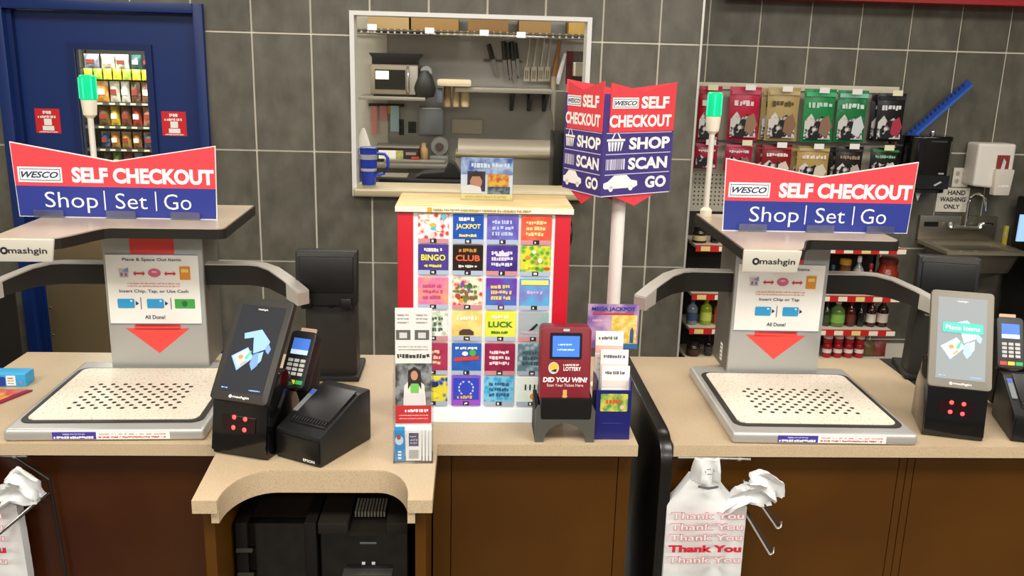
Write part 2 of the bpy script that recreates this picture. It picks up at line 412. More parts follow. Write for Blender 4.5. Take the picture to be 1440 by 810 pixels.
def checkout_sign(label, loc, rz):
    s = thing('checkout_sign', label, 'sign', loc, rz, 'red and blue self checkout signs on the kiosks')
    hw = .275
    out = [(-hw+.006, 0), (hw-.006, 0), (hw, .205), (.0, .158), (-hw, .205)]
    bd = add('board', prism(out, 0, .005, 'y'), WHITE, s)
    pl = Pl(bd, (0, 0, 0))
    pl.polys('blue_field', [[(-hw+.008, .002), (hw-.008, .002), (hw-.005, .086), (-hw+.005, .086)]], SGBLUE)
    pl.polys('red_field', [[(-hw+.005, .086), (hw-.005, .086), (hw-.002, .2025), (0, .1555), (-hw+.002, .2025)]], SGRED)
    wesco_logo(pl, -.202, .117, .118, .042, bd)
    pl.text('SELF CHECKOUT', .075, .118, .384, .043, WINK, .0014, .045, .0, parent=bd)
    pl.text('Shop', -.124, .042, .142, .057, WINK, .0014, -.006, parent=bd)
    pl.text('Set', .038, .048, .086, .043, WINK, .0014, -.006, parent=bd)
    pl.text('Go', .164, .048, .074, .043, WINK, .0014, -.006, parent=bd)
    for x in (-.034, .105): pl.rect('bar', x-.0016, .022, x+.0016, .076, WINK, .0014, bd)
    for x in (-.185, .01, .185):
        add('clip_foot', merge(boxg(x-.04, -.012, 0, x+.04, -.009, .022), boxg(x-.04, -.012, 0, x+.04, -.001, .003)), FROST, s)
    return s
def beacon(label, loc, h):
    b = thing('signal_beacon', label, 'beacon', loc, 0, 'green signal beacons on the kiosks')
    add('foot', lathe([(.018, 0), (.018, .02), (.010, .028)], 16), CREAM, b, True)
    add('pole', lathe([(.0085, .02), (.0085, h-.115)], 14), M('#e9e4da', .35, .2), b, True)
    add('lens_base', lathe([(.009, h-.125), (.019, h-.115), (.0225, h-.075), (.0225, h-.072)], 20), CREAM, b, True)
    ln = add('lens', lathe([(.022, h-.072), (.0235, h-.07), (.0225, h-.004), (.019, h)], 20), M('#04b87c', .3, emit=.65), b, True)
    for k in range(6):
        a = k*math.pi/3+.3; x, y = .0232*math.cos(a), .0232*math.sin(a)
        add('flute', tube([(x, y, h-.068), (x, y, h-.008)], .0022, 6), M('#2fd6a4', .3, emit=.7), ln)
    return b
def icon_cup(pl, x, y, parent):
    pl.polys('cup_icon', [[(x-.012, y-.014), (x+.012, y-.014), (x+.014, y+.012), (x-.014, y+.012)]], M('#c9c4cf', .6), .0014, parent)
    pl.polys('cup_icon', [[(x-.009, y-.010), (x-.003, y-.010), (x-.003, y), (x-.009, y)], [(x+.003, y-.010), (x+.009, y-.010), (x+.009, y), (x+.003, y)]], M('#a56a72', .6), .0018, parent)
    pl.polys('cup_icon', [[(x-.004, y+.004), (x+.014, y+.002), (x+.012, y+.016)]], M('#7f95c9', .6), .0020, parent)
def dbl_arrow(pl, x, y, w, parent):
    h = .0075
    pl.polys('double_arrow', [[(x-w/2, y), (x-w/2+h, y-h), (x-w/2+h, y+h)], [(x+w/2, y), (x+w/2-h, y+h), (x+w/2-h, y-h)], [(x-w/2+h, y-.0028), (x+w/2-h, y-.0028), (x+w/2-h, y+.0028), (x-w/2+h, y+.0028)]], M('#cf3d42', .6), .0014, parent)
def kiosk(label, loc, rz, cash, n0, n1):
    k = thing('checkout_kiosk', label, 'checkout kiosk', loc, rz, 'self checkout kiosks')
    # scale tray
    tr = add('scale_base', bevel(prism([(-.243, -.262), (.243, -.262), (.243, .255), (-.243, .255)], 0, .032), .011, 3), BASEM, k, True)
    add('gasket', prism(rrect(-.226, -.222, .226, .190, .03), .0315, .0345), GASK, k)
    pt = add('weighing_plate', prism(rrect(-.212, -.206, .212, .180, .022), .0345, .0365), PLATEW, k)
    dots = []
    for r in range(10):
        nn = 8 if r % 2 == 0 else 9
        for i in range(nn):
            cx = (i-(nn-1)/2)*.0335; cy = .043-r*.0195
            dots.append(prism([(cx+.0062*math.cos(a*math.pi/4), cy+.0062*math.sin(a*math.pi/4)) for a in range(8)], .0362, .0371))
    stuff(add('perforations', merge(*dots), M('#1d1c1b', .7), pt))
    pl = Pl(tr, (0, -.2622, .016))
    pu = pl.rect('purple_strip', -.125, -.0095, -.02, .0095, M('#43389a', .5)); pl.lines(-.10, -.045, [.004], .004, M('#b9b3e6', .6), 4, parent=pu); pl.lines(-.122, -.025, [-.0045], .0062, WINK, 5, parent=pu)
    ws = pl.rect('white_strip', -.02, -.0095, .158, .0095, PAPER); pl.lines(-.012, .15, [.004], .0035, M('#d88a80', .6), 6, parent=ws, gap=1.5); pl.lines(-.014, .152, [-.004], .0045, M('#b9564f', .6), 7, parent=ws, gap=.6)
    # column
    z1 = .462; hw = .140; yf = .195
    add('column', bevel(boxg(-hw, yf+.012, .028, hw, yf+.18, z1), .006), SIDE, k, True)
    fp = add('column_front', bevel(boxg(-hw, yf, .03, hw, yf+.014, z1), .004), PANEL, k, True)
    pl = Pl(fp, (0, yf, 0))
    pl.polys('arrow', [[(-.062, .16), (.062, .16), (.062, z1-.004), (-.062, z1-.004)], [(-.092, .155), (.092, .155), (0, .078)], [(-.066, .150), (.066, .150), (.066, .172), (-.066, .172)]], ARROW)
    sh = add('instruction_sheet', boxg(-.132, yf-.003, .168, .128, yf-.001, .378), PAPER, k)
    pl = Pl(sh, (0, yf-.003, .273))
    pl.rect('border', -.132, .1025, .128, .105, M('#6f789b', .6), parent=sh); pl.rect('border', -.132, -.105, .128, -.1025, M('#6f789b', .6), parent=sh)
    pl.text('Place & Space Out Items', -.002, .088, .165, .012, NAVY, .0012, .012, parent=sh)
    icon_cup(pl, -.083, .050, sh); dbl_arrow(pl, -.04, .048, .034, sh)
    pl.ell('donut_icon', .003, .050, .018, .013, M('#d9698c', .6), .0014, parent=sh); pl.ell('donut_icon', .003, .053, .008, .003, M('#f4b6c3', .6), .0018, parent=sh)
    dbl_arrow(pl, .047, .048, .034, sh); pl.rect('bag_icon', .074, .030, .104, .070, M('#e0932a', .6), .0014, sh); pl.rect('bag_icon', .079, .052, .099, .062, M('#f3d27a', .6), .0018, sh)
    pl.lines(-.075, .075, [.018, .010], .0045, M('#e0a49a', .6), 11, parent=sh)
    if cash:
        pl.text('Insert Chip, Tap, or Use Cash', -.002, -.006, .195, .012, NAVY, .0012, .012, parent=sh)
        xs = [-.083, .000]; pl.rect('cash_icon', .055, -.056, .112, -.028, M('#3fa648', .6), .0014, sh); pl.ell('cash_icon', .083, -.042, .008, .009, M('#256b33', .6), .0018, parent=sh)
    else:
        pl.text('Insert Chip or Tap', -.002, -.006, .122, .012, NAVY, .0012, .012, parent=sh); xs = [-.048, .036]
    for x in xs:
        pl.polys('card_icon', [rrect(x-.024, -.056, x+.024, -.028, .003, 2)], CYAN, .0014, sh)
        pl.polys('card_icon', [[(x+.012, -.036), (x+.018, -.036), (x+.018, -.032), (x+.012, -.032)]], WINK, .0018, sh)
        pl.polys('arrow_icon', [[(x+.027, -.048), (x+.036, -.042), (x+.027, -.034)]], NAVY, .0014, sh)
    for x in (xs[0]+.042,)+((xs[1]+.044,) if cash else ()): pl.rect('slash', x-.001, -.060, x+.001, -.024, NAVY, .0014, sh)
    pl.text('All Done!', -.004, -.083, .058, .012, NAVY, .0012, .015, parent=sh)
    if not cash:
        pr = Pl(k, (-hw, yf+.08, .075), (0, -1, 0)); bl = pr.rect('barcode_label', -.013, -.028, .013, .028, PAPER); pr.lines(-.009, .009, [-.018, -.006, .006, .018], .005, INK, 2, parent=bl)
    # head
    def plate(i):
        p = [(n0+i, .395-i), (n0+i, -.150), (n1-.005-i, -.150)]
        for q in range(7):
            t = q/6; p.append((n1-.005-i+.085*t, -.150+(.150+i)*(3*t*t-2*t**3)))
        p += [(.235-i, .0+i)]
        for q in range(5):
            a = math.radians(-90+90*q/4); p.append((.235-i+.02*math.cos(a), .02+i+.02*math.sin(a)))
        return p+[(.255-i, .395-i)]
    add('head_edge', prism(plate(0), z1, z1+.026), DARKM, k)
    hp = add('head_top', prism(plate(.004), z1+.026, z1+.029), HEADTOP, k)
    nf = add('head_nose', bevel(prism([(n0+.001, z1-.030), (n1-.009, z1-.030), (n1, z1+.027), (n0+.001, z1+.027)], -.158, -.149, 'y'), .003), M('#cfcabd', .4, .2), k, True)
    pl = Pl(nf, ((n0+n1)/2, -.158, z1-.002)); pl.ell('logo_mark', -.042, 0, .0095, .0095, INK); pl.ell('logo_mark', -.042, 0, .004, .004, M('#cfcabd', .4, .2), .0010)
    pl.text('mashgin', .014, -.0015, .092, .020, INK, .0010, .012, parent=nf)
    # camera arms
    for s in (-1, 1):
        z0a, z1a = .282, .345
        path = [(hw-.01, .235), (.265, .235), (.300, .226), (.340, .196), (.390, .148), (.438, .100)]
        drop = [0, 0, -.001, -.007, -.026, -.050]; slim = [0, 0, 0, .006, .016, .026]
        ri, ro = [], []
        for i, (px, py) in enumerate(path):
            a = Vector(path[max(i-1, 0)]); b = Vector(path[min(i+1, len(path)-1)]); d = (b-a).normalized(); nrm = Vector((-d.y, d.x))*.018
            z = drop[i]; za = z0a+z+slim[i]
            q0, q1 = Vector((px, py))-nrm, Vector((px, py))+nrm
            ri.append([Vector((s*q0.x, q0.y, za)), Vector((s*q0.x, q0.y, z1a-.004+z)), Vector((s*q1.x, q1.y, z1a-.004+z)), Vector((s*q1.x, q1.y, za))])
            ro.append([Vector((s*q0.x, q0.y, z1a-.004+z)), Vector((s*q0.x, q0.y, z1a+z)), Vector((s*q1.x*1.006, q1.y+.004, z1a+z)), Vector((s*q1.x*1.006, q1.y+.004, za)), Vector((s*q1.x, q1.y, za)), Vector((s*q1.x, q1.y, z1a-.004+z))])
        am = add('camera_arm', loft(ri), DARKM, k, True); add('arm_shell', loft(ro), ARML, am, True)
        cap = []
        for rg in ri[-2:]:
            c_ = sum(rg, Vector())/4; cap.append([c_+(q-c_)*1.10 for q in rg])
        cap[0] = [q.lerp(r_, .25) for q, r_ in zip(cap[0], cap[1])]; dv_ = (sum(ri[-1], Vector())-sum(ri[-2], Vector())).normalized()*.003; cap[1] = [q+dv_ for q in cap[1]]; add('arm_tip', loft(cap), ARML, am, True)
        ex, ey = path[-1]; add('camera_lens', lathe([(.010, -.004), (.009, 0)], 14, (s*(ex-.02), ey+.02, z0a-.030)), CHROME, am)
    return k
K1 = (-.902, 2.352, T); K2 = (.935, 2.352, T)
kiosk('silver self checkout kiosk with scale tray beside the blue door, its sheet offering cash', K1, .028, True, -.275, -.118)
kiosk('silver self checkout kiosk with scale tray right of the black divider', K2, -.02, False, -.228, -.075)
checkout_sign('red and blue self checkout sign on the kiosk in front of the blue door', (W(167, 303, 2.49).x, 2.49, T+.4912), .0)
checkout_sign('red and blue self checkout sign on the kiosk in front of the tobacco rack', (W(1147, 320, 2.46).x, 2.46, T+.4912), 0)
lp = G(1003, 298, T+.4912)
beacon('green signal beacon on a white pole before the tobacco rack', (.735, 2.70, T+.4912), .377)
beacon('green signal beacon on a white pole before the door glass', (-1.125, 2.735, T+.4912), .38)

# ================================================================== PAYMENT STATIONS
def tilt_frame(o, tilt):
    """plane leaning back by tilt: right = +x, up = leaning"""
    return dict(o=o, r=(1, 0, 0), u=(0, math.sin(tilt), math.cos(tilt)))
def tpt(o, tilt, x, y, d=0):
    u = Vector((0, math.sin(tilt), math.cos(tilt))); nn = Vector((1, 0, 0)).cross(u)
    return Vector(o)+Vector((x, 0, 0))+u*y+nn*d
def tbox(o, tilt, x0, y0, x1, y1, d0, d1, r=.006, bev=.002):
    g = prism(rrect(x0, y0, x1, y1, r, 4), d0, d1)
    return xf(bevel(g, bev) if bev else g, lambda p: tpt(o, tilt, p.x, p.y, p.z))
SCRN = M('#33353b', .35, emit=.35); SKY = M('#7ea7e8', .4, emit=.55); SKY2 = M('#a9c8f4', .4, emit=.55); SKY3 = M('#5a86d0', .4, emit=.5)
def station(label, loc, rz, tilt, bright):
    s = thing('payment_station', label, 'payment terminal', loc, rz, 'payment stations beside the kiosks')
    bz = .125
    add('body', bevel(prism([(-.045, 0), (.12, 0), (.115, .10), (.06, .20), (.02, .20), (-.028, bz+.02)], -.076, .076, 'x'), .006), GLOSS, s, True)
    add('scanner_face', xf(bevel(boxg(-.074, -.004, 0, .074, .004, .128), .003), lambda p: Vector((p.x, -.049+p.z*.16+p.y, p.z+.012))), GLOSS, s, True)
    sc = add('scanner_window', xf(boxg(-.045, -.001, .055, .045, .001, .09), lambda p: Vector((p.x, -.0545+p.z*.16+p.y, p.z+.012))), M('#1c0406', .1), s)
    for lx, lz in ((-.014, .062), (.016, .060), (-.013, .087), (.017, .086)):
        add('red_light', xf(lathe([(.0055, 0), (.004, .0015)], 10), lambda p: Vector((lx+p.x, -.0556+(lz+p.y)*.16-p.z, lz+p.y+.012))), M('#ff2a2a', .4, emit=6), sc)
    o = (0, -.045, .141)
    w, h = .0775, .262
    tb = add('tablet', tbox(o, tilt, -w, 0, w, h, -.016, 0, .010, .003), M('#2b2823' if not bright else '#7d776c', .5, .15), s, True)
    pl = Pl(tb, tpt(o, tilt, 0, h/2), (1, 0, 0), (0, math.sin(tilt), math.cos(tilt)))
    bg = M('#26282e', .5, emit=.12, spec=.15) if not bright else M('#83898c', .45, emit=.35, spec=.2)
    scn = pl.rect('screen', -.060, -.108, .060, .112, bg, .0006)
    k = (lambda c: M(c, .4, emit=.3)) if not bright else (lambda c: M({'#7ea7e8': '#a9c2e4', '#a9c8f4': '#d5e3f2', '#5a86d0': '#8fabd4'}.get(c, c), .4, emit=.6))
    def P(nm, pts, c, off=.0012): pl.polys(nm, [[(x*.001, y*.001) for x, y in pts]], k(c), off, scn)
    P('picture', [(-32, 38), (12, 52), (42, 24), (0, 12), (-4, 30), (-28, 24)], '#7ea7e8'); P('picture', [(0, 12), (42, 24), (40, 6), (6, -10)], '#7ea7e8', .0011)
    P('picture', [(40, 18), (50, 6), (46, -8), (38, -2), (34, 8)], '#5a86d0', .0014); P('picture', [(-50, -22), (-12, 4), (10, -20), (-26, -56)], '#7ea7e8', .0010)
    P('picture', [(-44, -22), (-12, 0), (4, -20), (-25, -48)], '#a9c8f4', .0014)
    P('picture', [(8, -12), (20, -6), (26, -38), (14, -52), (4, -36)], '#5a86d0', .0016); P('picture', [(20, -8), (32, -2), (32, -26), (24, -36)], '#7ea7e8', .0013)
    pl.ell('picture', -.024, -.022, .007, .006, k('#e07b3c'), .0018, parent=scn); P('picture', [(-14, -24), (-2, -4), (2, -6), (-6, -28)], '#3fae7a', .0018); P('picture', [(-22, -40), (-8, -28), (-6, -33), (-18, -44)], '#d98a5a', .0018)
    if bright:
        pl.polys('banner', [rrect(-.048, .016, .052, .044, .004, 2)], M('#3aa79b', .4, emit=.5), .0022, scn)
        pl.text('Place Items', .002, .030, .084, .012, WINK, .0028, .012, parent=scn)
    pl.text('mashgin', 0, .102, .026, .006, WINK, .0012, .01, parent=scn); pl.lines(-.052, -.034, [-.100], .003, SKY, 2, parent=scn); pl.lines(.022, .052, [-.100], .003, SKY, 3, parent=scn)
    pl.ell('logo_mark', -.022, -.1195, .004, .004, WINK, .001); pl.text('mashgin', .006, -.120, .044, .008, WINK, .001, .012)
    return s
def pin_pad(label, loc, rz, tilt):
    s = thing('card_reader', label, 'card reader', loc, rz, 'card readers with keypads')
    o = (0, 0, .125)
    add('stand', bevel(prism([(.05, 0), (.11, 0), (.12, .17), (.075, .20), (.045, .13)], -.018, .018, 'x'), .004), MATTE, s, True)
    bd = add('body', tbox(o, tilt, -.036, 0, .036, .148, -.036, 0, .012, .004), M('#1a1a1c', .45), s, True)
    pl = Pl(bd, tpt(o, tilt, 0, 0), (1, 0, 0), (0, math.sin(tilt), math.cos(tilt)))
    sc = pl.rect('screen', -.024, .086, .024, .128, M('#4470c8', .3, emit=.5)); pl.rect('screen_band', -.024, .086, .024, .098, M('#b9cfee', .3, emit=.5), .0010, sc)
    for r in range(4):
        for q in range(3):
            add('key', tbox(o, tilt, -.024+q*.0175, .066-r*.0115, -.011+q*.0175, .074-r*.0115, 0, .002, .001, 0), M('#c9c9c7', .5) if r < 4 else BLACK, bd)
    for q, c in enumerate(('#e0392f', '#e8c230', '#2fa650')):
        add('key', tbox(o, tilt, -.030+q*.021, .010, -.012+q*.021, .020, 0, .002, .001, 0), M(c, .4, emit=.25), bd)
    add('card', tbox(o, tilt, -.022, .140, .022, .160, -.022, -.018, .002, 0), M('#c9a58a', .4), s)
    return s
def printer(label, loc, rz):
    s = thing('receipt_printer', label, 'printer', loc, rz, 'black receipt printers')
    add('body', bevel(prism([(-.10, 0), (.10, 0), (.10, .135), (.055, .135), (-.10, .075)], -.068, .068, 'x'), .006), M('#121213', .4), s, True)
    def Q(g): return xf(g, lambda p: Vector((p.x, -.10+p.y, .075+p.y*.387+p.z+.001)))
    add('lid', Q(bevel(boxg(-.045, .045, 0, .058, .155, .006), .002)), M('#1c1c1d', .35), s, True)
    add('paper_slot', Q(boxg(-.045, .028, 0, .058, .040, .002)), BLACK, s)
    for k in range(12): add('tooth', Q(boxg(-.043+k*.0085, .034, 0, -.039+k*.0085, .044, .005)), MATTE, s)
    st = add('button_strip', Q(boxg(-.063, .06, 0, -.049, .135, .003)), M('#75797c', .4), s)
    add('button', Q(boxg(-.062, .118, .003, -.050, .132, .004)), M('#3355b0', .4, emit=.3), st)
    add('front_cover', bevel(boxg(-.064, -.104, .008, .064, -.099, .066), .003), M('#0c0c0d', .3), s, True)
    Pl(s, (.036, -.1045, .014)).text('EPSON', 0, 0, .034, .007, WINK, .0006, .02)
    return s
station('black payment station with dark tablet screen left of the receipt printer', (-.528, 2.048, T), -.33, .60, False)
station('payment station with bright grey tablet screen at the right end of the worktop', (1.305, 2.180, T), -.30, .46, True)
pin_pad('card reader tucked behind the dark tablet of the left payment station', (-.440, 2.115, T+.012), -.36, .56)
pin_pad('card reader cut off by the right edge, beside the bright tablet', (1.530, 2.300, T+.015), -.20, .45)
printer('black receipt printer between the dark tablet and the leaflet holder', (-.348, 2.062, T), -.52)
printer('black receipt printer at the right edge under the card reader', (1.535, 2.195, T), -.30)
# ------------------------------------------------------------------ cashier displays seen from behind
def pos_display(label, loc, rz, ph):
    s = thing('cashier_display', label, 'monitor', loc, rz, 'cashier monitors seen from behind')
    add('foot', bevel(boxg(-.085, -.05, 0, .085, .13, .018), .006), MATTE, s, True)
    add('post', bevel(prism([(-.076, .015), (.078, .015), (.074, ph), (-.070, ph)], -.03, .05, 'y'), .004), M('#24231f', .55), s, True)
    h = ph-.005
    def Q(g): return xf(g, lambda p: Vector((p.x, -.045+p.y+p.z*.10, h+p.z)))
    sh = add('shell', Q(bevel(boxg(-.092, -.02, -.005, .086, .02, .155), .006)), M('#121212', .45), s, True)
    add('back_panel', Q(bevel(boxg(-.080, -.026, .035, .074, -.019, .138), .003)), M('#0b0b0b', .4), sh, True)
    add('top_strip', Q(boxg(-.084, -.0262, .139, .078, -.0195, .149)), M('#3d3b36', .5), sh)
    add('hinge', Q(bevel(boxg(-.075, -.034, -.012, -.045, -.0, .02), .003)), BLACK, s, True); add('hinge', Q(bevel(boxg(.04, -.034, -.012, .07, -.0, .02), .003)), BLACK, s, True)
    add('lock', xf(lathe([(.008, 0), (.006, .006)], 10), lambda p: Vector((-.06+p.x, -.031-p.z, ph-.02+p.y))), M('#b5aa86', .3, .7), s)
    add('knob', xf(lathe([(.008, 0), (.008, .006)], 10), lambda p: Vector((.005+p.x, -.031-p.z, ph-.018+p.y))), BLACK, s)
    return s
pos_display('black cashier monitor seen from behind, between the left kiosk and lottery stand', (-.405, 2.575, T), 0, .250)
pos_display('black cashier monitor seen from behind, below the wall sink', (1.475, 2.62, T-.0), -.22, .250)
tag(box('monitor_shelf', 1.394, 2.505, T-.03, 1.66, 2.80, T, MATTE, None, .004), 'black shelf that carries the cashier monitor below the sink', 'shelf')

# ================================================================== LOTTERY STAND
LX0, LX1, LY, LZ = -.180, .262, 2.235, 1.496
cx = (LX0+LX1)/2; hw = (LX1-LX0)/2; H = LZ-T
lot = thing('lottery_display', 'red and white lottery ticket display with wooden lid and scratch tickets in rows', 'display', (cx, LY, T))
LRED = M('#c4162a', .35); LWHITE = M('#f3f5f7', .35)
box('side_panel', -hw, 0, .0, -hw+.040, .19, H-.022, LRED, lot, .003); box('side_panel', hw-.040, 0, .0, hw, .19, H-.022, LRED, lot, .003)
fp = box('face_panel', -hw+.040, .004, .04, hw-.040, .018, H-.022, LWHITE, lot)
box('back', -hw+.040, .172, 0, hw-.040, .19, H-.022, LRED, lot)
lid = add('lid', bevel(boxg(-hw-.004, -.008, H-.020, hw+.004, .20, H), .004), M('#d9b77c', .4, col2='#e7cd98', scale=8, stretch=(1, 8, 1)), lot, True)
box('lid_edge', -hw-.005, -.0095, H-.018, hw+.005, -.0075, H-.004, M('#efe6d2', .5), lot)
Pl(lot, (-.03, -.0097, H-.012)).lines(-.10, .15, [0], .006, M('#b09a55', .6), 4)
Pl(lot, (-.145, -.0097, H-.012)).rect('lid_mark', 0, -.006, .012, .006, M('#e0a420', .5))
add('foot_lip', bevel(prism([(-.012, 0), (.02, 0), (.02, .055), (.004, .045)], -hw+.045, hw-.045, 'x'), .003), M('#eaf2f6', .3), lot, True)
TK = [  # colours, pattern, title, title colour, name
 ('#d2383f', '#f6f1ea', 'voronoi', None, None, 'white and red swirl'), ('#1c4aa6', '#1d55b8', 'noise', 'JACKPOT', '#f6e27a', 'blue jackpot'),
 ('#7f86d6', '#5f56b0', 'noise', None, '#b9c3f0', 'periwinkle'), ('#d8372f', '#e06a4c', 'noise', None, '#e9cf8d', 'red and gold'),
 ('#43307f', '#4b3a92', 'noise', 'BINGO', '#f2e63c', 'purple bingo'), ('#151313', '#2a1714', 'noise', 'CLUB', '#e2643a', 'black club'),
 ('#35206e', '#4d3a92', 'noise', None, '#d9d3ef', 'dark purple crown'), ('#4aa13c', '#d8d23c', 'voronoi', None, None, 'green and yellow'),
 ('#f0b352', '#d977a6', 'noise', None, '#c94a78', 'orange and pink'), ('#c23a38', '#e8e2c8', 'voronoi', None, '#5d7a46', 'red and white patchwork'),
 ('#2c78cc', '#6d35a6', 'noise', None, '#efc66a', 'blue and violet'), ('#8d4fb0', '#59a9da', 'noise', None, '#f0de74', 'purple and sky blue'),
 ('#b9c3a6', '#eef0ea', 'voronoi', None, '#4c6a55', 'pale grey'), ('#d9a92c', '#f2dc8c', 'noise', None, '#fbf6e4', 'gold'),
 ('#d2dc22', '#e9e552', 'noise', 'LUCK', '#1f7a38', 'yellow-green luck'), ('#7fb2a6', '#a9a9b4', 'noise', None, '#e0a8c2', 'teal grey'),
 ('#9c1f4a', '#b23a5c', 'noise', None, '#e7c9a4', 'maroon'), ('#1d4aa0', '#2a62bd', 'noise', None, '#d83a36', 'blue with red ribbon'),
 ('#a31f4e', '#8a1a44', 'noise', None, '#f0d9de', 'crimson'), ('#9fbfc9', '#64808c', 'voronoi', None, '#3e5a66', 'grey blue'),
 ('#244fae', '#e8dc3a', 'voronoi', None, '#f0e23c', 'blue and yellow'), ('#3449c2', '#5a63e0', 'noise', None, '#e9b23e', 'violet blue with gold'),
 ('#3aa4dc', '#7cc8ea', 'voronoi', None, '#2b5e8c', 'bright cyan'), ('#dcefe6', '#eef6f0', 'noise', None, '#222222', 'pale mint')]
rows = [(302, 343), (345, 387), (391, 435), (438, 479), (483, 527), (529, 570)]
cols = [(588, 631), (637, 680), (685, 729), (733, 776)]
for i, (a, b, kind, title, tcol, nm) in enumerate(TK):
    r, c = divmod(i, 4)
    xa = W(cols[c][0], 322, LY).x-cx; xb = W(cols[c][1], 322, LY).x-cx
    zb = W(682, rows[r][1], LY).z-T; za = W(682, rows[r][0], LY).z-T
    mx, mz = (xa+xb)/2, (za+zb)/2; w, h = (xb-xa)/2, (za-zb)/2
    t = add('ticket', bevel(boxg(xa, -.002, zb, xb, .004, za), .0008, 1), M(a, .4, col2=b, scale=70 if kind == 'voronoi' else 22, spread=(.25, .6), kind=kind), lot)
    t['label'] = nm + ' scratch ticket'
    p = Pl(t, (mx, -.002, mz))
    p.rect('stub', -w, -h, w, -h+.012, M('#aab8cf' if i % 3 else '#c98b92', .5)); p.rect('slot_number', -.008, -h+.001, .008, -h+.012, INK, .0012)
    p.lines(-.004, .004, [-h+.0065], .006, WINK, i, .0018, name='slot_digit')
    if i in (0, 7, 9):
        rr = random.Random(i)
        cc = {0: ['#f3c6d8', '#3fc6d0', '#e9b24a', '#ffffff', '#d2383f', '#f0e6ee'], 7: ['#e9e23c', '#f08a3a', '#2f8f3a', '#ffffff', '#a9d84a', '#c24a3a'], 9: ['#c23a38', '#5d8a46', '#7a4aa8', '#f2ead0', '#e8963c', '#3a6a3c']}[i]
        for q in range(10): p.ell('motif', rr.uniform(-w*.8, w*.8), rr.uniform(-h*.55, h*.85), rr.uniform(.004, .009), rr.uniform(.003, .008), M(cc[q % 6], .5), .0008+.0001*q, 9)
    if title: p.text(title, 0, .006, w*1.6, .016, M(tcol, .5), .0014, .03); p.lines(-w*.6, w*.6, [.026], .009, M('#f4f1e4', .5) if i != 5 else M('#c2882e', .5), i); p.lines(-w*.6, w*.6, [-.016], .007, M(tcol if i != 5 else '#efece6', .5), i+40)
    elif tcol:
        m = M(tcol, .5)
        if i == 6: p.polys('crown', [[(-.016, .012), (.016, .012), (.019, .026), (.009, .018), (0, .029), (-.009, .018), (-.019, .026)]], m, .0014)
        if i == 17: p.polys('ribbon', [[(-w*.85, -.006), (w*.85, .0), (w*.85, .010), (-w*.85, .004)]], m, .0014); p.ell('motif', .016, .018, .009, .009, M('#4db04a', .5), .0014); p.ell('motif', -.004, .016, .008, .006, WINK, .0014); p.lines(-w*.75, w*.75, [.031], .007, WINK, 9)
        elif i == 23: p.polys('bars', [[(x, .004), (x+.004, .004), (x+.004, .020), (x, .020)] for x in (-.018, -.006, .006, .016)], m, .0014); p.ell('motif', .010, -.014, .014, .010, M('#d99a3c', .5), .0014)
        elif i == 20: p.ell('motif', 0, .018, .016, .008, M('#1a2a66', .5), .0014); p.ell('motif', 0, -.012, .018, .009, m, .0014)
        elif i == 21: p.polys('border', [[(-w, -h), (w, -h), (w, h), (-w, h)]], M('#9a4ed0', .5), .0007); p.rect('inner', -w*.88, -h*.6, w*.88, h*.9, M('#2f45c4', .5), .0010); p.polys('wreath', [[(-.020+.017*math.cos(x)*s_+.02, .008+.018*math.sin(x)), (-.020+.021*math.cos(x)*s_+.02, .008+.022*math.sin(x)), (-.02+.021*math.cos(x+.3)*s_+.02, .008+.022*math.sin(x+.3)), (-.02+.017*math.cos(x+.3)*s_+.02, .008+.018*math.sin(x+.3))] for s_ in (-1, 1) for x in (-1, -.5, 0, .5, 1)], M('#c9d0f0', .5), .0014); p.lines(-w*.6, w*.6, [-.017], .009, m, 3)
        elif i == 11: p.rect('top_strip', -w*.9, h*.62, w*.9, h*.92, m, .0014); p.lines(-w*.5, w*.5, [.006], .009, M('#e0a9e6', .5), 2)
        elif i == 13: p.lines(-w*.7, w*.7, [.022], .010, m, 3); p.polys('car', [[(-.02, -.024), (.018, -.024), (.018, -.015), (.008, -.008), (-.01, -.008), (-.02, -.014)]], M('#4b3a34', .5), .0014)
        elif i == 15: p.polys('bird', [[(-.012, -.010), (.008, .010), (.012, .006), (0, -.008)]], INK, .0014); p.lines(-w*.8, w*.3, [-.016], .006, m, 8)
        else: p.lines(-w*.68, w*.68, [.020, .005, -.010] if i not in (1,) else [.02], .0095, m, i+10)
add('side_knob', xf(lathe([(.035, 0), (.035, .012), (.02, .016)], 20), lambda q: Vector((hw+q.z, .10+q.x, H-.085+q.y))), BLACK, lot, True)
# picture card on the lid
x0, x1, z0_, z1_ = wr(648, 222, 721, 287, 2.33)
pc = thing('picture_card', 'small acrylic picture card with a smiling face on the lottery display lid', 'card', ((x0+x1)/2, 2.33, LZ)); cw = (x1-x0)/2; ch = z1_-LZ
bd = box('card', -cw, 0, .0, cw, .003, ch, M('#dfe6ee', .4), pc)
box('cover', -cw-.002, -.003, 0, cw+.002, -.0015, ch+.002, ACRYLIC, pc); box('foot', -cw, -.02, 0, cw, .02, .0025, ACRYLIC, pc)
p = Pl(bd, (0, 0, 0))
p.rect('sky_print', -cw, ch*.6, cw, ch, M('#3f5fae', .5, col2='#b9cbe6', scale=30)); p.lines(-cw*.6, cw*.9, [ch*.82], .012, M('#e9eef6', .5), 4)
p.rect('dark_print', -cw*.75, ch*.2, -.004, ch*.68, M('#3b2b3c', .5), .0009); p.ell('face_print', -.028, ch*.45, .016, .022, M('#c98d6f', .5), .0012)
p.polys('hair_print', [[(-.046, ch*.42), (-.044, ch*.62), (-.028, ch*.70), (-.012, ch*.62), (-.010, ch*.42), (-.018, ch*.56), (-.038, ch*.56)]], M('#2a1a18', .5), .0016)
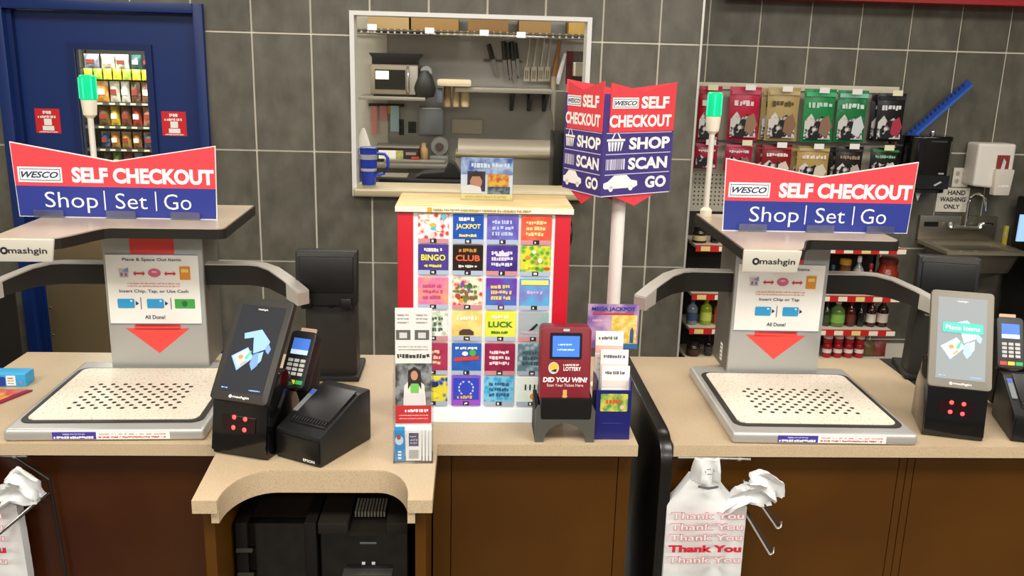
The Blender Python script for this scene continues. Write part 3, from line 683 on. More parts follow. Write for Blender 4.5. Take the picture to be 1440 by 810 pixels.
p.polys('shirt_print', [[(-cw+.002, ch*.15), (-.012, ch*.15), (-.016, ch*.30), (-.028, ch*.33), (-.046, ch*.36), (-cw+.002, ch*.30)]], M('#d9d4d0', .5), .0017)
p.rect('red_print', .002, ch*.32, cw*.85, ch*.62, M('#d84a2e', .5, col2='#e8c23c', scale=60), .0010); p.rect('street_print', .002, ch*.14, cw*.9, ch*.32, M('#8a97a4', .5, col2='#3f4a55', scale=80), .0010)
p.rect('yellow_print', -cw, .0, cw, ch*.14, M('#ecd98a', .5), .0014); p.lines(-cw*.8, cw*.8, [.008], .005, M('#c0a860', .5), 9, .0018)

# leaflet holder
b = G(578, 652, T)
lh = thing('leaflet_holder', 'clear upright leaflet holder packed with lottery leaflets beside the receipt printer', 'leaflet holder', (b.x+.004, b.y+.03, T), .03)
w = .0475; HH = .40
for nm, g in (('back', boxg(-w, .03, 0, w, .033, .36)), ('side', boxg(-w, -.03, 0, -w+.002, .03, .22)), ('side', boxg(w-.002, -.03, 0, w, .03, .22)), ('front', boxg(-w, -.030, 0, w, -.028, .085)), ('floor_plate', boxg(-w, -.03, 0, w, .033, .003))):
    add(nm, g, ACRYLIC, lh)
def leaf(label, nm, x0, x1, y0, y1, z0, z1, mat, lean):
    t = thing(nm, label, 'leaflet', (b.x+.004, b.y+.03, T), .03)
    s = add('sheet', xf(boxg(x0, y0, z0, x1, y1, z1), lambda q: Vector((q.x, q.y+lean*q.z, q.z))), mat, t)
    return t, s, Pl(s, (0, y0, 0), (1, 0, 0), (0, lean, 1))
t, s, p = leaf('tall grey and white leaflet with a portrait and red band in the clear holder', 'leaflet', -.043, .043, .004, .016, .004, .372, PAPER, .03)
p.rect('grey_field', -.043, .19, .043, .372, M('#dcdad6', .6))
for sx in (-.024, .020):
    p.lines(sx-.014, sx+.014, [.358, .349, .340], .004, M('#8d8a86', .6), 4, .001, parent=s); p.rect('photo_box', sx-.017, .298, sx+.017, .322, M('#5d5b58', .6), .001); p.rect('photo_inner', sx-.009, .302, sx+.009, .316, M('#c9c6c2', .6), .0014)
p.lines(-.036, .036, [.281, .274], .003, M('#9a9791', .6), 6, .001, parent=s); p.lines(-.038, .038, [.258], .010, M('#3a3936', .6), 8, .001, parent=s, gap=.1)
p.rect('photo', -.043, .135, .043, .240, M('#8a8d90', .6, col2='#3d3b3a', scale=45), .001)
p.polys('torso_print', [[(-.024, .135), (.030, .135), (.026, .186), (.012, .198), (-.010, .198), (-.022, .184)]], M('#e6ddd4', .6), .0014); p.polys('shirt_print', [[(-.006, .16), (.012, .16), (.014, .192), (-.008, .192)]], M('#6fbf5a', .6), .0018)
p.polys('hair_print', [[(-.013, .175), (-.013, .222), (.002, .232), (.017, .222), (.019, .175), (.011, .190), (-.005, .190)]], M('#2d211d', .6), .002); p.ell('face_print', .002, .210, .0085, .012, M('#c08a70', .6), .0024)
p.rect('box_print', -.020, .135, .024, .166, M('#d9d4d4', .6), .0026)
p.rect('red_band', -.043, .090, .043, .135, M('#c02a30', .55), .003); p.lines(-.02, .038, [.122], .007, WINK, 3, .0034, parent=s); p.lines(-.034, .036, [.110, .102], .003, M('#e9a9a6', .6), 5, .0034, parent=s)
t, s, p = leaf('blue leaflet at the front left of the clear leaflet holder', 'leaflet', -.044, -.020, -.024, -.021, .004, .092, M('#2f93d2', .5), .0)
p.ell('round_print', -.033, .058, .010, .012, M('#d9e9f4', .5)); p.ell('round_print', -.034, .066, .005, .006, M('#c84a44', .5), .001); p.text('2024', -.032, .022, .03, .010, WINK, .001, .01) if 0 else p.polys('white_marks', [[(-.036, .010+k*.008), (-.028, .010+k*.008), (-.028, .015+k*.008), (-.036, .015+k*.008)] for k in range(3)], WINK, .001)
t, s, p = leaf('white leaflet with a dark square at the front of the clear leaflet holder', 'leaflet', -.018, .020, -.022, -.019, .004, .089, PAPER, .0)
p.rect('dark_square', -.010, .042, .013, .076, M('#4a3f63', .5)); p.lines(-.007, .010, [.067, .058, .050], .004, M('#c9c4d4', .5), 2, .001, parent=s); p.rect('grey_square', -.010, .010, .013, .032, M('#b5b2ac', .6))
for k, xx in enumerate((.022, .030, .038)):
    t, s, p = leaf(('leftmost', 'middle', 'rightmost')[k]+' white folded slip at the front right of the clear leaflet holder', 'folded_slip', xx, xx+.006, -.024, -.004, .004, .088-k*.003, PAPER, .0)
    t['group'] = 'white slips in the leaflet holder'

# ticket checker
a = G(752, 622, T); e = G(835, 622, T); w = (e.x-a.x)/2; xc = (a.x+e.x)/2
ck = thing('ticket_checker', 'maroon lottery ticket checker with blue screen on a black arched stand', 'ticket checker', (xc, a.y, T))
arch = [(-w, 0), (-w+.012, 0)]+[(-.054*math.cos(math.radians(q)), .052*math.sin(math.radians(q))) for q in range(0, 181, 15)]+[(w-.012, 0), (w, 0), (w, .085), (w-.006, .098), (-w+.006, .098), (-w, .085)]
add('stand_front', prism(arch, 0, .012, 'y'), M('#57554f', .45, .2), ck)
for s_ in (-1, 1): add('stand_side', bevel(prism([(.012, 0), (.115, 0), (.115, .10), (.012, .085)], s_*w, s_*(w-.010), 'x'), .001), MATTE, ck)
add('stand_back', boxg(-w+.011, .012, .052, w-.011, .112, .066), MATTE, ck)
add('scanner', bevel(prism([(.0, .06), (.112, .06), (.112, .118), (-.006, .122)], -w+.012, w-.010, 'x'), .004), BLACK, ck, True)
tl = .12
sh = add('shell', bevel(xf(prism(rrect(-.064, 0, .064, .195, .012, 4), -.06, 0), lambda q: tpt((-.004, .0, .108), tl, q.x, q.y, q.z)), .004), M('#7c1c28', .42), ck, True)
p = Pl(sh, tpt((-.004, 0, .108), tl, 0, 0), (1, 0, 0), (0, math.sin(tl), math.cos(tl)))
p.polys('bezel', [rrect(-.041, .112, .040, .180, .004, 2)], M('#1c1a22', .3), .0006); sc = p.rect('screen', -.034, .119, .034, .172, M('#3c6ae0', .3, emit=.7), .0010)
p.lines(-.02, .018, [.150], .004, M('#a9c4ff', .4, emit=.7), 3, .0014, parent=sc); p.lines(-.022, .022, [.137], .004, M('#a9c4ff', .4, emit=.7), 5, .0014, parent=sc)
p.ell('emblem', -.030, .090, .0135, .0155, M('#c9c5b8', .5), .0008); p.ell('emblem', -.029, .093, .010, .010, M('#e0b93a', .5), .0012); p.polys('emblem', [[(-.036, .082), (-.024, .080), (-.022, .088), (-.030, .086)]], INK, .0014)
p.text('LOTTERY', .017, .088, .044, .010, WINK, .0008, .02); p.lines(-.006, .036, [.098], .005, M('#e9d9d4', .5), 3, .0008)
p.text('DID YOU WIN?', 0, .060, .112, .013, WINK, .0008, .035, .1); p.text('Scan Your Ticket Here', 0, .046, .092, .0075, M('#e9cfcb', .5), .0008, .01)
p.polys('down_arrow', [[(-.005, .034), (.005, .034), (.005, .018), (.008, .018), (0, .010), (-.008, .018), (-.005, .018)]], M('#d9a45a', .5), .0008)
add('sensor', tbox((-.004, 0, .108), tl, -.008, .184, .008, .190, 0, .003, .001, 0), M('#b9bfc4', .4), ck)

# play slip box
a = G(835, 618, T); e = G(885, 618, T); xc = (a.x+e.x)/2; w = (e.x-a.x)/2-.001
BX = M('#161a66', .35)
bxx = thing('slip_box', 'dark blue play slip box beside the ticket checker', 'box', (xc, a.y, T))
for nm, g in (('front', boxg(-w, 0, 0, w, .004, .135)), ('side', boxg(-w, .004, 0, -w+.004, .075, .16)), ('side', boxg(w-.004, .004, 0, w, .075, .16)), ('back', boxg(-w+.004, .071, 0, w-.004, .075, .18)), ('floor_plate', boxg(-w+.004, .004, 0, w-.004, .071, .004))):
    add(nm, g, BX, bxx)
p = Pl(bxx, (0, 0, 0)); st = p.polys('sticker', [rrect(-.034, .078, .036, .126, .003, 2)], M('#4f8f4a', .5, col2='#c9c84a', scale=45)); p.lines(-.02, .026, [.106], .012, M('#d84a30', .5), 3, .0012, parent=st, gap=.05); p.ell('ball', .022, .090, .006, .006, M('#e9b9a4', .5), .0016, parent=st)
p.lines(-.028, .02, [.046], .003, M('#3a3f86', .5), 3)
def slip(label, dy, dx, z, seed, band):
    t = thing('play_slip', label, 'play slip', (xc+dx, a.y+dy, T+.005), 0, 'play slips in the blue box')
    s = add('sheet', xf(boxg(-.036, 0, 0, .036, .004, z), lambda q: Vector((q.x, q.y+.08*q.z, q.z))), PAPER, t)
    p = Pl(s, (0, 0, 0), (1, 0, 0), (0, .08, 1)); p.lines(-.028, .028, [z-.016], .008, M('#6b6a72', .6), seed, .001)
    p.rect('band', -.036, z-.055, .036, z-.036, M(band, .6), .0008); p.lines(-.03, .03, [z-.07, z-.085, z-.10], .004, M('#e7b3ac', .6), seed+1, .001)
slip('tallest pale pink play slip at the back of the blue slip box', .050, -.008, .265, 3, '#f0b9b0')
slip('white play slip in the middle of the blue slip box', .032, .004, .222, 8, '#f0cfc6')
slip('front play slip with small red and green print in the blue slip box', .014, .006, .185, 12, '#ead9cf')
# jackpot card behind the slips
x0, x1, z0_, z1_ = wr(826, 428, 898, 480, 2.30)
jc = thing('jackpot_card', 'purple and yellow jackpot picture card standing behind the play slips', 'card', ((x0+x1)/2, 2.30, T)); w = (x1-x0)/2; zt_ = z1_-T; zb_ = z0_-T-.02
bd = box('card', -w, 0, zb_, w, .003, zt_, M('#7a58a0', .5, col2='#c9a9c4', scale=14), jc, 0)
p = Pl(bd, (0, 0, zb_)); hh = zt_-zb_
p.rect('yellow_half', -.004, .012, w-.004, hh-.03, M('#d9b43e', .5, col2='#ead68a', scale=60)); p.text('MEGA JACKPOT', 0, hh-.014, w*1.7, .014, M('#2b3f8a', .5), .0012, .03); p.rect('red_line', -w*.8, hh-.029, w*.8, hh-.024, M('#c23a34', .5), .001)
p.lines(-w*.8, -.01, [hh-.046], .007, M('#e0a9cc', .5), 4, .001); p.polys('bottle_print', [[(w-.022, .016), (w-.012, .016), (w-.012, .05), (w-.017, .062), (w-.022, .05)]], M('#2f5a86', .5), .0012); p.rect('blue_corner', w*.3, 0, w, .014, M('#2b6aa6', .5), .0014)
add('easel', merge(boxg(-.01, .003, .0, .01, .006, zt_-.03), boxg(-.03, -.03, 0, .03, .04, .004)), ACRYLIC, jc)

# ------------------------------------------------------------------ three sided sign on a white pole
PXY = (.428, 2.50)
sg = thing('pole_sign', 'three-sided red and purple self checkout sign on a white pole', 'sign', (PXY[0], PXY[1], T))
add('pole_base', lathe([(.055, 0), (.055, .008), (.022, .014)], 24), WHITE, sg, True)
add('pole', lathe([(.0195, .008), (.0195, .72)], 20), M('#eeeae4', .45), sg, True)
PURP = M('#43367f', .45); PRED = M('#e8434e', .42)
C = [Vector(W(846, 264, 2.39))]
zt0 = 1.79-T; zb0 = 1.50-T
A = Vector((W(848, 200, 2.385).x-PXY[0], 2.385-PXY[1])); B = Vector((W(946, 200, 2.52).x-PXY[0], 2.52-PXY[1])); D = Vector((W(793, 200, 2.56).x-PXY[0], 2.56-PXY[1]))
def sign_face(P0, P1, order, full):
    d = (P1-P0); L = d.length; d.normalize(); r = Vector((d.x, d.y, 0)); nn = r.cross(Vector((0, 0, 1)))
    def pt(x, z, o=0): return Vector((P0.x, P0.y, 0))+r*x+Vector((0, 0, z))+nn*o
    h = zt0-zb0
    pts = [(0, zb0), (L, zb0), (L, zt0-.02), (0, zt0-.02)]
    g = prism(pts, 0, .003, 'y'); f_ = add('sign_panel', xf(g, lambda q: pt(q.x, q.z, -q.y)), PURP, sg)
    tp = [(.018, zb0+h*.60), (L-.004, zb0+h*.60), (L-.002, zt0+.018), (L*.5, zt0-.008), (.018, zt0+.014)]
    hd = add('header_panel', xf(prism(tp, 0, .003, 'y'), lambda q: pt(q.x, q.z, .0035-q.y)), PRED, sg)
    tr_ = add('lower_point', xf(prism([(L*.15, zb0+.004), (L*.85, zb0+.004), (L*.5, zb0-.032)], 0, .003, 'y'), lambda q: pt(q.x, q.z, -q.y-.004)), PRED, sg)
    p = Pl(f_, pt(0, zb0), r, (0, 0, 1)); q = Pl(hd, pt(0, zb0, .0035), r, (0, 0, 1))
    wesco_logo(q, L*.27, h*.865, L*.36, h*.10, hd); q.text('SELF', L*.69, h*.87, L*.40, h*.115, WINK, .001, .04); q.text('CHECKOUT', L*.50, h*.70, L*.88, h*.115, WINK, .001, .04)
    for k, (tx, z, x0t, x1t) in enumerate((('SHOP', .49, .36, .95), ('SCAN', .30, .36, .93), ('GO', .115, .62, .93))):
        p.text(tx, L*(x0t+x1t)/2, h*z, L*(x1t-x0t), h*.115, WINK, .001, .04)
    for z in (.59, .395, .205): p.rect('white_line', L*.04, h*z-.0012, L*.97, h*z+.0012, M('#cfc9e6', .5), .0012)
    p.rect('white_line', 0, 0, L, .003, M('#cfc9e6', .5), .001)
    x0 = L*.05; bw = L*.25; z = h*.44
    p.polys('basket_icon', [[(x0, z+.028), (x0+bw, z+.028), (x0+bw, z+.022), (x0, z+.022)]]+[[(x0+bw*(.06+.18*k), z+.020), (x0+bw*(.20+.18*k), z+.020), (x0+bw*(.22+.145*k), z-.004), (x0+bw*(.12+.16*k), z-.004)] for k in range(5)]+[[(x0+bw*.25, z+.028), (x0+bw*.33, z+.028), (x0+bw*.48, z+.046), (x0+bw*.42, z+.046)], [(x0+bw*.70, z+.028), (x0+bw*.78, z+.028), (x0+bw*.60, z+.046), (x0+bw*.54, z+.046)]], WINK, .001)
    rr = random.Random(4); x = x0; ps = []
    while x < x0+bw: w_ = rr.choice((.002, .004, .006)); ps.append([(x, h*.25), (x+w_, h*.25), (x+w_, h*.35), (x, h*.35)]); x += w_+.0025
    p.polys('barcode_icon', ps, M('#d9d4ea', .5), .001)
    c0, cw_ = L*.03, L*.48; z = h*.045
    p.polys('car_icon', [[(c0, z+.012), (c0+cw_*.04, z+.008), (c0+cw_*.9, z+.008), (c0+cw_, z+.014), (c0+cw_*.98, z+.026), (c0+cw_*.80, z+.030), (c0+cw_*.66, z+.044), (c0+cw_*.30, z+.044), (c0+cw_*.12, z+.028), (c0, z+.024)]], WINK, .001)
    for u in (.22, .80): p.ell('wheel_icon', c0+cw_*u, z+.008, .008, .008, WINK, .001, 12)
sign_face(A, B, 0, True); sign_face(D, A, 1, False); sign_face(B, D, 2, True)
add('hub', lathe([(.022, .70), (.022, .725)], 16), WHITE, sg)

# ================================================================== KITCHEN BEHIND THE PASS-THROUGH
KW = M('#9a9893', .35, .25, bump=.03, bscale=12); KWL = M('#d3cfc2', .6)
KY = 7.8
struct(box('wall_kitchen_back', -1.35, KY, 0, 1.5, KY+.1, 2.75, KW)); struct(box('wall_kitchen_left', -1.45, WY+.12, 0, -1.35, KY+.1, 2.75, KWL)); struct(box('wall_kitchen_right', 1.5, WY2+.12, 0, 1.6, KY+.1, 2.75, KW))
struct(box('ceiling_kitchen', -1.45, WY+.12, 2.75, 1.6, KY+.1, 2.8, M('#d5d0c4', .8)))
struct(box('trim_3', -1.34, KY-.012, .95, W(545, 100, KY).x, KY-.001, 2.6, KWL))
def bx(name, label, cat, u0, v0, u1, v1, y, d, mat, bev=.004, group=None, parent=None):
    x0, x1, z0, z1 = wr(u0, v0, u1, v1, y)
    o = box(name, x0, y, z0, x1, y+d, z1, mat, parent, bev)
    return tag(o, label, cat, group) if parent is None else o
# back counter
kz = W(560, 229, 7.25).z
kc = thing('steel_counter', 'long stainless counter along the kitchen back wall', 'counter', (0, 7.5, 0))
box('top', -1.3, -.30, kz-.04, 1.45, .29, kz, STEEL, kc, .006); box('under_shelf', -1.3, -.28, .25, 1.45, .29, .28, STEEL, kc)
for x in (-1.27, -.1, 1.40):
    for y in (-.26, .25): box('leg', x, y, 0, x+.04, y+.04, kz-.04, STEEL, kc)
# overhead wire shelf with cartons
x0, x1, zs, z1 = wr(505, 38, 826, 44, 7.3)
zs = W(660, 46, 7.3).z
ws = thing('wire_shelf', 'chrome wire shelf across the top of the kitchen', 'shelf', (0, 7.3, zs))
for y in (0, .13, .26, .40): add('rail', tube([(-1.0, y, 0), (1.1, y, 0)], .010 if y in (0, .40) else .006, 6), CHROME, ws)
for k in range(27): add('wire', tube([(-.98+k*.08, 0, .006), (-.98+k*.08, .40, .006)], .004, 5), CHROME, ws)
for k in range(40): box('lattice', -.97+k*.052, -.006, -.022, -.955+k*.052, 0, .012, M('#c9c4b6', .3, .7), ws)
add('lower_rail', tube([(-1.0, 0, -.026), (1.1, 0, -.026)], .006, 6), CHROME, ws)
for x in (-1.0, 1.1): add('hanger', tube([(x, .2, 0), (x, .2, 2.72-zs)], .008, 6), CHROME, ws)
for u, v in ((523, 38), (604, 43), (681, 46), (733, 49)):
    q = W(u, v, 7.28); box('shelf_tag', q.x-.035, -.014, q.z-.022-zs, q.x+.035, -.010, q.z+.022-zs, PAPER, ws)
for i, (u0, u1, c, nm) in enumerate(((517, 575, '#9a8258', 'pale'), (578, 645, '#8a6a3a', 'tan'), (658, 715, '#7a5a30', 'brown'), (730, 775, '#86683c', 'light brown'), (800, 822, '#a0803c', 'small yellow-brown'))):
    xa, xb = W(u0, 34, 7.36).x, W(u1, 34, 7.36).x
    t = box('carton', xa, 7.36, zs+.013, xb, 7.62, zs+.17, M(c, .7), None, .003)
    tag(t, nm + ' cardboard carton on the chrome wire shelf, number %d from the left' % (i+1), 'carton', 'cartons on the wire shelf')
    t['label'] = nm + ' cardboard carton on the overhead wire shelf'
# microwave on its shelf
sh = bx('wall_shelf', 'steel wall shelf under the microwave', 'shelf', 503, 136, 598, 141, 7.20, .55, STEEL)
x0, x1, z0, z1 = wr(521, 90, 588, 135, 7.25)
mw = thing('microwave_oven', 'stainless microwave oven with black tray on top', 'microwave', ((x0+x1)/2, 7.25, W(550, 136, 7.22).z+.001)); w = (x1-x0)/2; h = z1-z0
box('case', -w, .01, .012, w, .40, h, M('#7d766a', .35, .7), mw, .006); box('feet', -w+.02, .03, 0, w-.02, .38, .012, BLACK, mw)
dr = box('door', -w+.004, -.004, .02, w-.09, .012, h-.01, M('#9b9281', .35, .6), mw, .004)
box('door_glass', -w+.035, -.007, .055, w-.10, -.003, h-.04, GLOSS, dr); box('notice', -w+.04, -.010, h-.115, -w+.145, -.0075, h-.05, PAPER, dr)
box('handle', w-.088, -.025, .03, w-.072, -.004, h-.03, CHROME, mw, .003); box('control_panel', w-.07, -.004, .02, w-.004, .012, h-.01, M('#a9a69c', .35, .5), mw, .003)
tr = thing('oven_tray', 'black flared tray lying on top of the microwave', 'tray', ((x0+x1)/2, 7.26, mw.location.z+h+.001))
add('tray_body', bevel(prism([(-w*.94, 0), (w*.94, 0), (w*.94, .045), (w*1.12, .085), (-w*1.08, .085), (-w*.94, .05)], 0, .38, 'y'), .003), BLACK, tr, True)
add('foil_roll', xf(tube([(0, 0, 0), (0, .3, 0)], .045, 12), lambda p: p+Vector((w*1.22+.02, .02, -.05))), M('#b9bcc0', .25, .8), tr)
bag = thing('dark_bag', 'dark crumpled bag right of the microwave', 'bag', (W(597, 120, 7.25).x, 7.28, W(597, 140, 7.25).z+.012))
rnd = random.Random(2)
add('bag_body', lathe([(.02, 0), (.075, .01), (.09, .08), (.06, .17), (.03, .21), (.005, .215)], 14), MATTE, bag, True)
# hanging strips
rail = bx('hook_rail', 'black hook rail on the kitchen wall holding colored strips', 'rail', 518, 146, 568, 150, KY-.05, .03, BLACK)
for u0, v0, u1, v1, c, nm in ((522, 149, 530, 189, '#e79a94', 'long pink'), (534, 149, 544, 169, '#d98f8c', 'short pink'), (545, 149, 549, 160, '#d08a2c', 'small orange'), (549, 149, 561, 185, '#b9dbe4', 'pale blue')):
    bx('hanging_strip', nm+' strip hanging from the black hook rail', 'strip', u0, v0, u1, v1, KY-.053, .002, M(c, .6), 0, 'strips on the hook rail')
for u0, v0, u1, v1, lab in ((561, 168, 568, 190, 'narrow dark wall outlet beside the pale blue strip'), (574, 171, 585, 187, 'square dark wall outlet left of the grey box')):
    o = thing('wall_outlet', lab, 'outlet', (0, 0, 0)); x0, x1, z0, z1 = wr(u0, v0, u1, v1, KY-.012); o.location = ((x0+x1)/2, KY-.012, (z0+z1)/2)
    a_, b_ = (x1-x0)/2, (z1-z0)/2; box('plate', -a_, 0, -b_, a_, .012, b_, M('#3a3934', .5), o, .003)
    for zz in (-.4, .4): box('socket', -a_*.5, -.003, zz*b_-b_*.25, a_*.5, 0, zz*b_+b_*.25, BLACK, o)
eb = thing('electrical_box', 'grey electrical box on the kitchen wall', 'box', (0, KY-.10, 0)); x0, x1, z0, z1 = wr(589, 151, 624, 190, KY-.10); eb.location = ((x0+x1)/2, KY-.10, z0)
box('case', -(x1-x0)/2, 0, 0, (x1-x0)/2, .10, z1-z0, M('#8d9399', .45, .2), eb, .004); box('cover', -(x1-x0)/2+.01, -.006, .01, (x1-x0)/2-.01, 0, z1-z0-.02, M('#989ea4', .45, .2), eb, .003); box('light_strip', -.08, -.004, z1-z0-.016, .08, 0, z1-z0-.004, M('#cfe6ea', .4), eb)
bx('wall_sign', 'blank beige panel on the kitchen wall under the steel shelf', 'panel', 635, 168, 678, 188, KY-.03, .028, M('#b9b09c', .5))
# mid shelf with rolls
x0, x1, z0, z1 = wr(640, 124, 776, 131, 7.35)
ms = thing('steel_shelf', 'steel wall shelf carrying towels and utensils', 'shelf', (0, 7.35, z0)); box('board', x0, 0, 0, x1, .44, z1-z0, STEEL, ms, .006)
for u in (722, 748, 770): q = W(u, 140, 7.4).x; add('bracket', prism([(.02, 0), (.44, 0), (.44, -.16), (.40, -.16)], q-.015, q+.015, 'x'), BLACK, ms)
x0, x1, z0, z1 = wr(614, 112, 663, 122, 7.32); tag(box('folded_towel', x0, 7.32, z0, x1, 7.60, z1, M('#cbbd9f', .8), None, .02), 'folded beige towel on top of the towel rolls', 'towel')
for i, (u0, u1, c) in enumerate(((623, 634, '#b59a78'), (636, 646, '#c9b088'), (648, 660, '#d6c096'))):
    x0, x1, z0, z1 = wr(u0, 122, u1, 151, 7.36)
    tag(add('towel_roll', lathe([((x1-x0)/2*.9, 0), ((x1-x0)/2, .02), ((x1-x0)/2, z1-z0-.02), ((x1-x0)/2*.9, z1-z0)], 14, ((x0+x1)/2, 7.46, z0)), M(c, .8), None, True), ('left brownish', 'middle tan', 'right cream')[i]+' paper roll under the folded towel', 'roll', 'paper rolls under the folded towel')
x0, x1, z0, z1 = wr(612, 124, 622, 145, 7.36); tag(box('bottle_holder', x0, 7.36, z0, x1, 7.44, z1, M('#6f7682', .4, .3), None, .008), 'blue-grey holder left of the paper rolls', 'holder')
# knives on the wall
mg = bx('knife_strip', 'dark magnetic strip holding the kitchen knives', 'rack', 680, 84, 735, 87, KY-.02, .018, M('#55524b', .4, .4))
for i, (ua, va, ub, vb, wd_) in enumerate(((687, 62, 700, 110, .020), (708, 58, 713, 116, .022), (714, 60, 718, 112, .02), (720, 58, 724, 118, .022), (724, 60, 730, 110, .018))):
    pa, pb = W(ua, va, KY-.03), W(ub, vb, KY-.03); pm = pa.lerp(pb, .45)
    kn = thing('kitchen_knife', ('leftmost tilted', 'second', 'third', 'fourth', 'rightmost')[i]+' black-handled knife on the magnetic strip', 'knife', (pm.x, KY-.03, pm.z), 0, 'knives on the magnetic strip')
    add('handle', tube([pa-Vector(pm), Vector((0, 0, 0))], [.018, .022], 8), BLACK, kn)
    d = (pb-pm).normalized(); sd = Vector((d.z, 0, -d.x))*wd_; L = pb-pm
    add('blade', ([Vector((0, .0, 0))+sd, Vector((0, 0, 0))-sd, L*.8-sd, L, L*.8+sd*.8, Vector((0, .004, 0))+sd, Vector((0, .004, 0))-sd, L*.8-sd+Vector((0, .004, 0)), L+Vector((0, .004, 0)), L*.8+sd*.8+Vector((0, .004, 0))], [(0, 1, 2, 3, 4), (9, 8, 7, 6, 5), (0, 5, 6, 1), (1, 6, 7, 2), (2, 7, 8, 3), (3, 8, 9, 4), (4, 9, 5, 0)]), M('#9a9a98', .25, .9), kn)
hr = bx('hook_bar', 'steel hook bar above the hanging spatulas', 'rail', 735, 50, 796, 53, KY-.06, .02, STEEL, 0)
for i, u in enumerate((741, 751, 761, 770)):
    pa, pb = W(u+5, 54, KY-.045), W(u, 94, KY-.045)
    sp = thing('steel_spatula', ('first', 'second', 'third', 'fourth')[i]+' steel spatula from the knives, hanging on the hook bar', 'spatula', (pa.x, KY-.045, pa.z), 0, 'spatulas on the hook bar')
    add('handle', tube([(0, 0, 0), pb-pa], .007, 6), M('#b5ad98', .4, .5), sp)
    e_ = pb-pa; add('blade', prism([(e_.x-.022, e_.z), (e_.x+.022, e_.z), (e_.x+.026, e_.z-.12), (e_.x-.026, e_.z-.12)], -.002, .002, 'y'), M('#bdb6a4', .35, .6), sp)
    for q in (-.012, .004): box('slot', e_.x+q, -.004, e_.z-.10, e_.x+q+.008, -.0022, e_.z-.03, M('#5b564c', .6), sp)
for i, (ua, va, ub, vb, c, nm, r) in enumerate(((787, 58, 777, 122, '#8a5a22', 'brown wooden paddle', .022), (795, 75, 783, 118, '#e4e6e8', 'white plastic scraper', .020))):
    pa, pb = W(ua, va, KY-.06), W(ub, vb, KY-.06)
    o = tag(add('long_utensil', tube([(0, 0, 0), (pb-pa)*.5, pb-pa], [r*.6, r, r*1.2], 8), M(c, .5), None, True), nm+' leaning at the right of the kitchen wall', 'utensil'); o.location = pa
# appliances on the back counter
x0, x1, z0, z1 = wr(528, 205, 588, 229, 7.30)
sc = thing('food_scale', 'kitchen scale with white label on the steel counter', 'scale', ((x0+x1)/2, 7.30, kz)); w = (x1-x0)/2; h = max(z1-kz, .12)
box('body', -w, 0, 0, w, .30, h-.02, M('#35322d', .4, .3), sc, .006); box('pan', -w-.01, -.01, h-.02, w+.01, .31, h-.005, STEEL, sc, .004)
p = Pl(sc, (0, 0, 0)); p.rect('label_card', -w*.85, h*.2, -w*.05, h*.72, PAPER, .001); p.rect('picture', -w*.05, h*.2, w*.3, h*.72, M('#8aa85a', .5, col2='#c9b07a', scale=40), .001); p.rect('display', w*.42, h*.45, w*.9, h*.62, M('#8f8a7c', .4), .001)
x0, x1, z0, z1 = wr(591, 205, 600, 228, 7.35); tag(add('spice_jar', lathe([(.03, 0), (.035, .01), (.035, .10), (.02, .12), (.02, .15)], 12, ((x0+x1)/2, 7.4, kz)), M('#a8875c', .5), None, True), 'small brown jar between the scale and the slicer', 'jar')
x0, x1, z0, z1 = wr(604, 199, 631, 229, 7.35)
sl = thing('food_slicer', 'grey round food slicer on the steel counter', 'slicer', ((x0+x1)/2, 7.40, kz)); w = (x1-x0)/2; h = .22
box('base', -w, -.05, 0, w, .25, .05, M('#8a8a88', .35, .6), sl, .01)
add('wheel', xf(lathe([(w, 0), (w*1.02, .03), (w*.9, .07)], 24), lambda p: Vector((p.x, .10-p.z, .05+w*.9+p.y))), M('#a3a3a1', .3, .6), sl, True)
add('blade_hub', xf(lathe([(w*.45, 0), (w*.4, .03)], 16), lambda p: Vector((p.x, .03-p.z, .05+w*.9+p.y))), M('#4b3f39', .4), sl, True)
# big covered machine
x0, x1, z0, z1 = wr(640, 203, 783, 262, 6.9)
kt = thing('covered_prep_unit', 'stainless prep unit with rounded lid behind the picture card', 'prep table', ((x0+x1)/2, 6.9, 0)); w = (x1-x0)/2; zt_ = W(740, 203, 6.9).z; zm = W(740, 217, 6.9).z
box('cabinet', -w, 0, .0, w, .30, zm-.03, STEEL, kt, .006); box('work_edge', -w, -.05, zm-.03, w, .30, zm+.01, M('#b2a68c', .35, .6), kt, .012)
add('roll_lid', prism([(.0, zm+.01)]+[(.16-.16*math.cos(math.radians(q)), zm+.01+(zt_-zm+.0)*math.sin(math.radians(q))) for q in (20, 40, 60, 80, 90)]+[(.30, zt_+.01), (.30, zm+.01)], -w+.02, w-.02, 'x'), M('#8d8678', .55, .4), kt, True)
bx('black_cabinet', 'tall black appliance at the right of the pass-through', 'appliance', 778, 186, 797, 268, 6.3, .3, BLACK, .01)
bx('grey_column', 'grey conduit column above the tall black appliance', 'column', 780, 128, 800, 186, 6.4, .06, M('#77746c', .5), .01)
x0, x1, z0, z1 = wr(806, 72, 826, 262, 6.0)
bl = thing('binder_rack', 'rack of pale folders at the right edge of the kitchen', 'rack', ((x0+x1)/2, 6.0, z0)); w = (x1-x0)/2; h = z1-z0
box('back_plate', -w, .18, 0, w, .20, h, M('#4b4842', .5), bl)
for k in range(6): box('folder', -w, 0, h*.02+k*h*.16, w, .17, h*.12+k*h*.16, M(('#c9bfae', '#b9aa9a', '#d0c8ba')[k % 3], .7), bl, .004)
box('maroon_board', -w-.05, .10, h*.76, -w-.004, .12, h, M('#5b1620', .5), bl); box('post', -w, .18, -z0, w, .20, 0, M('#4b4842', .5), bl)
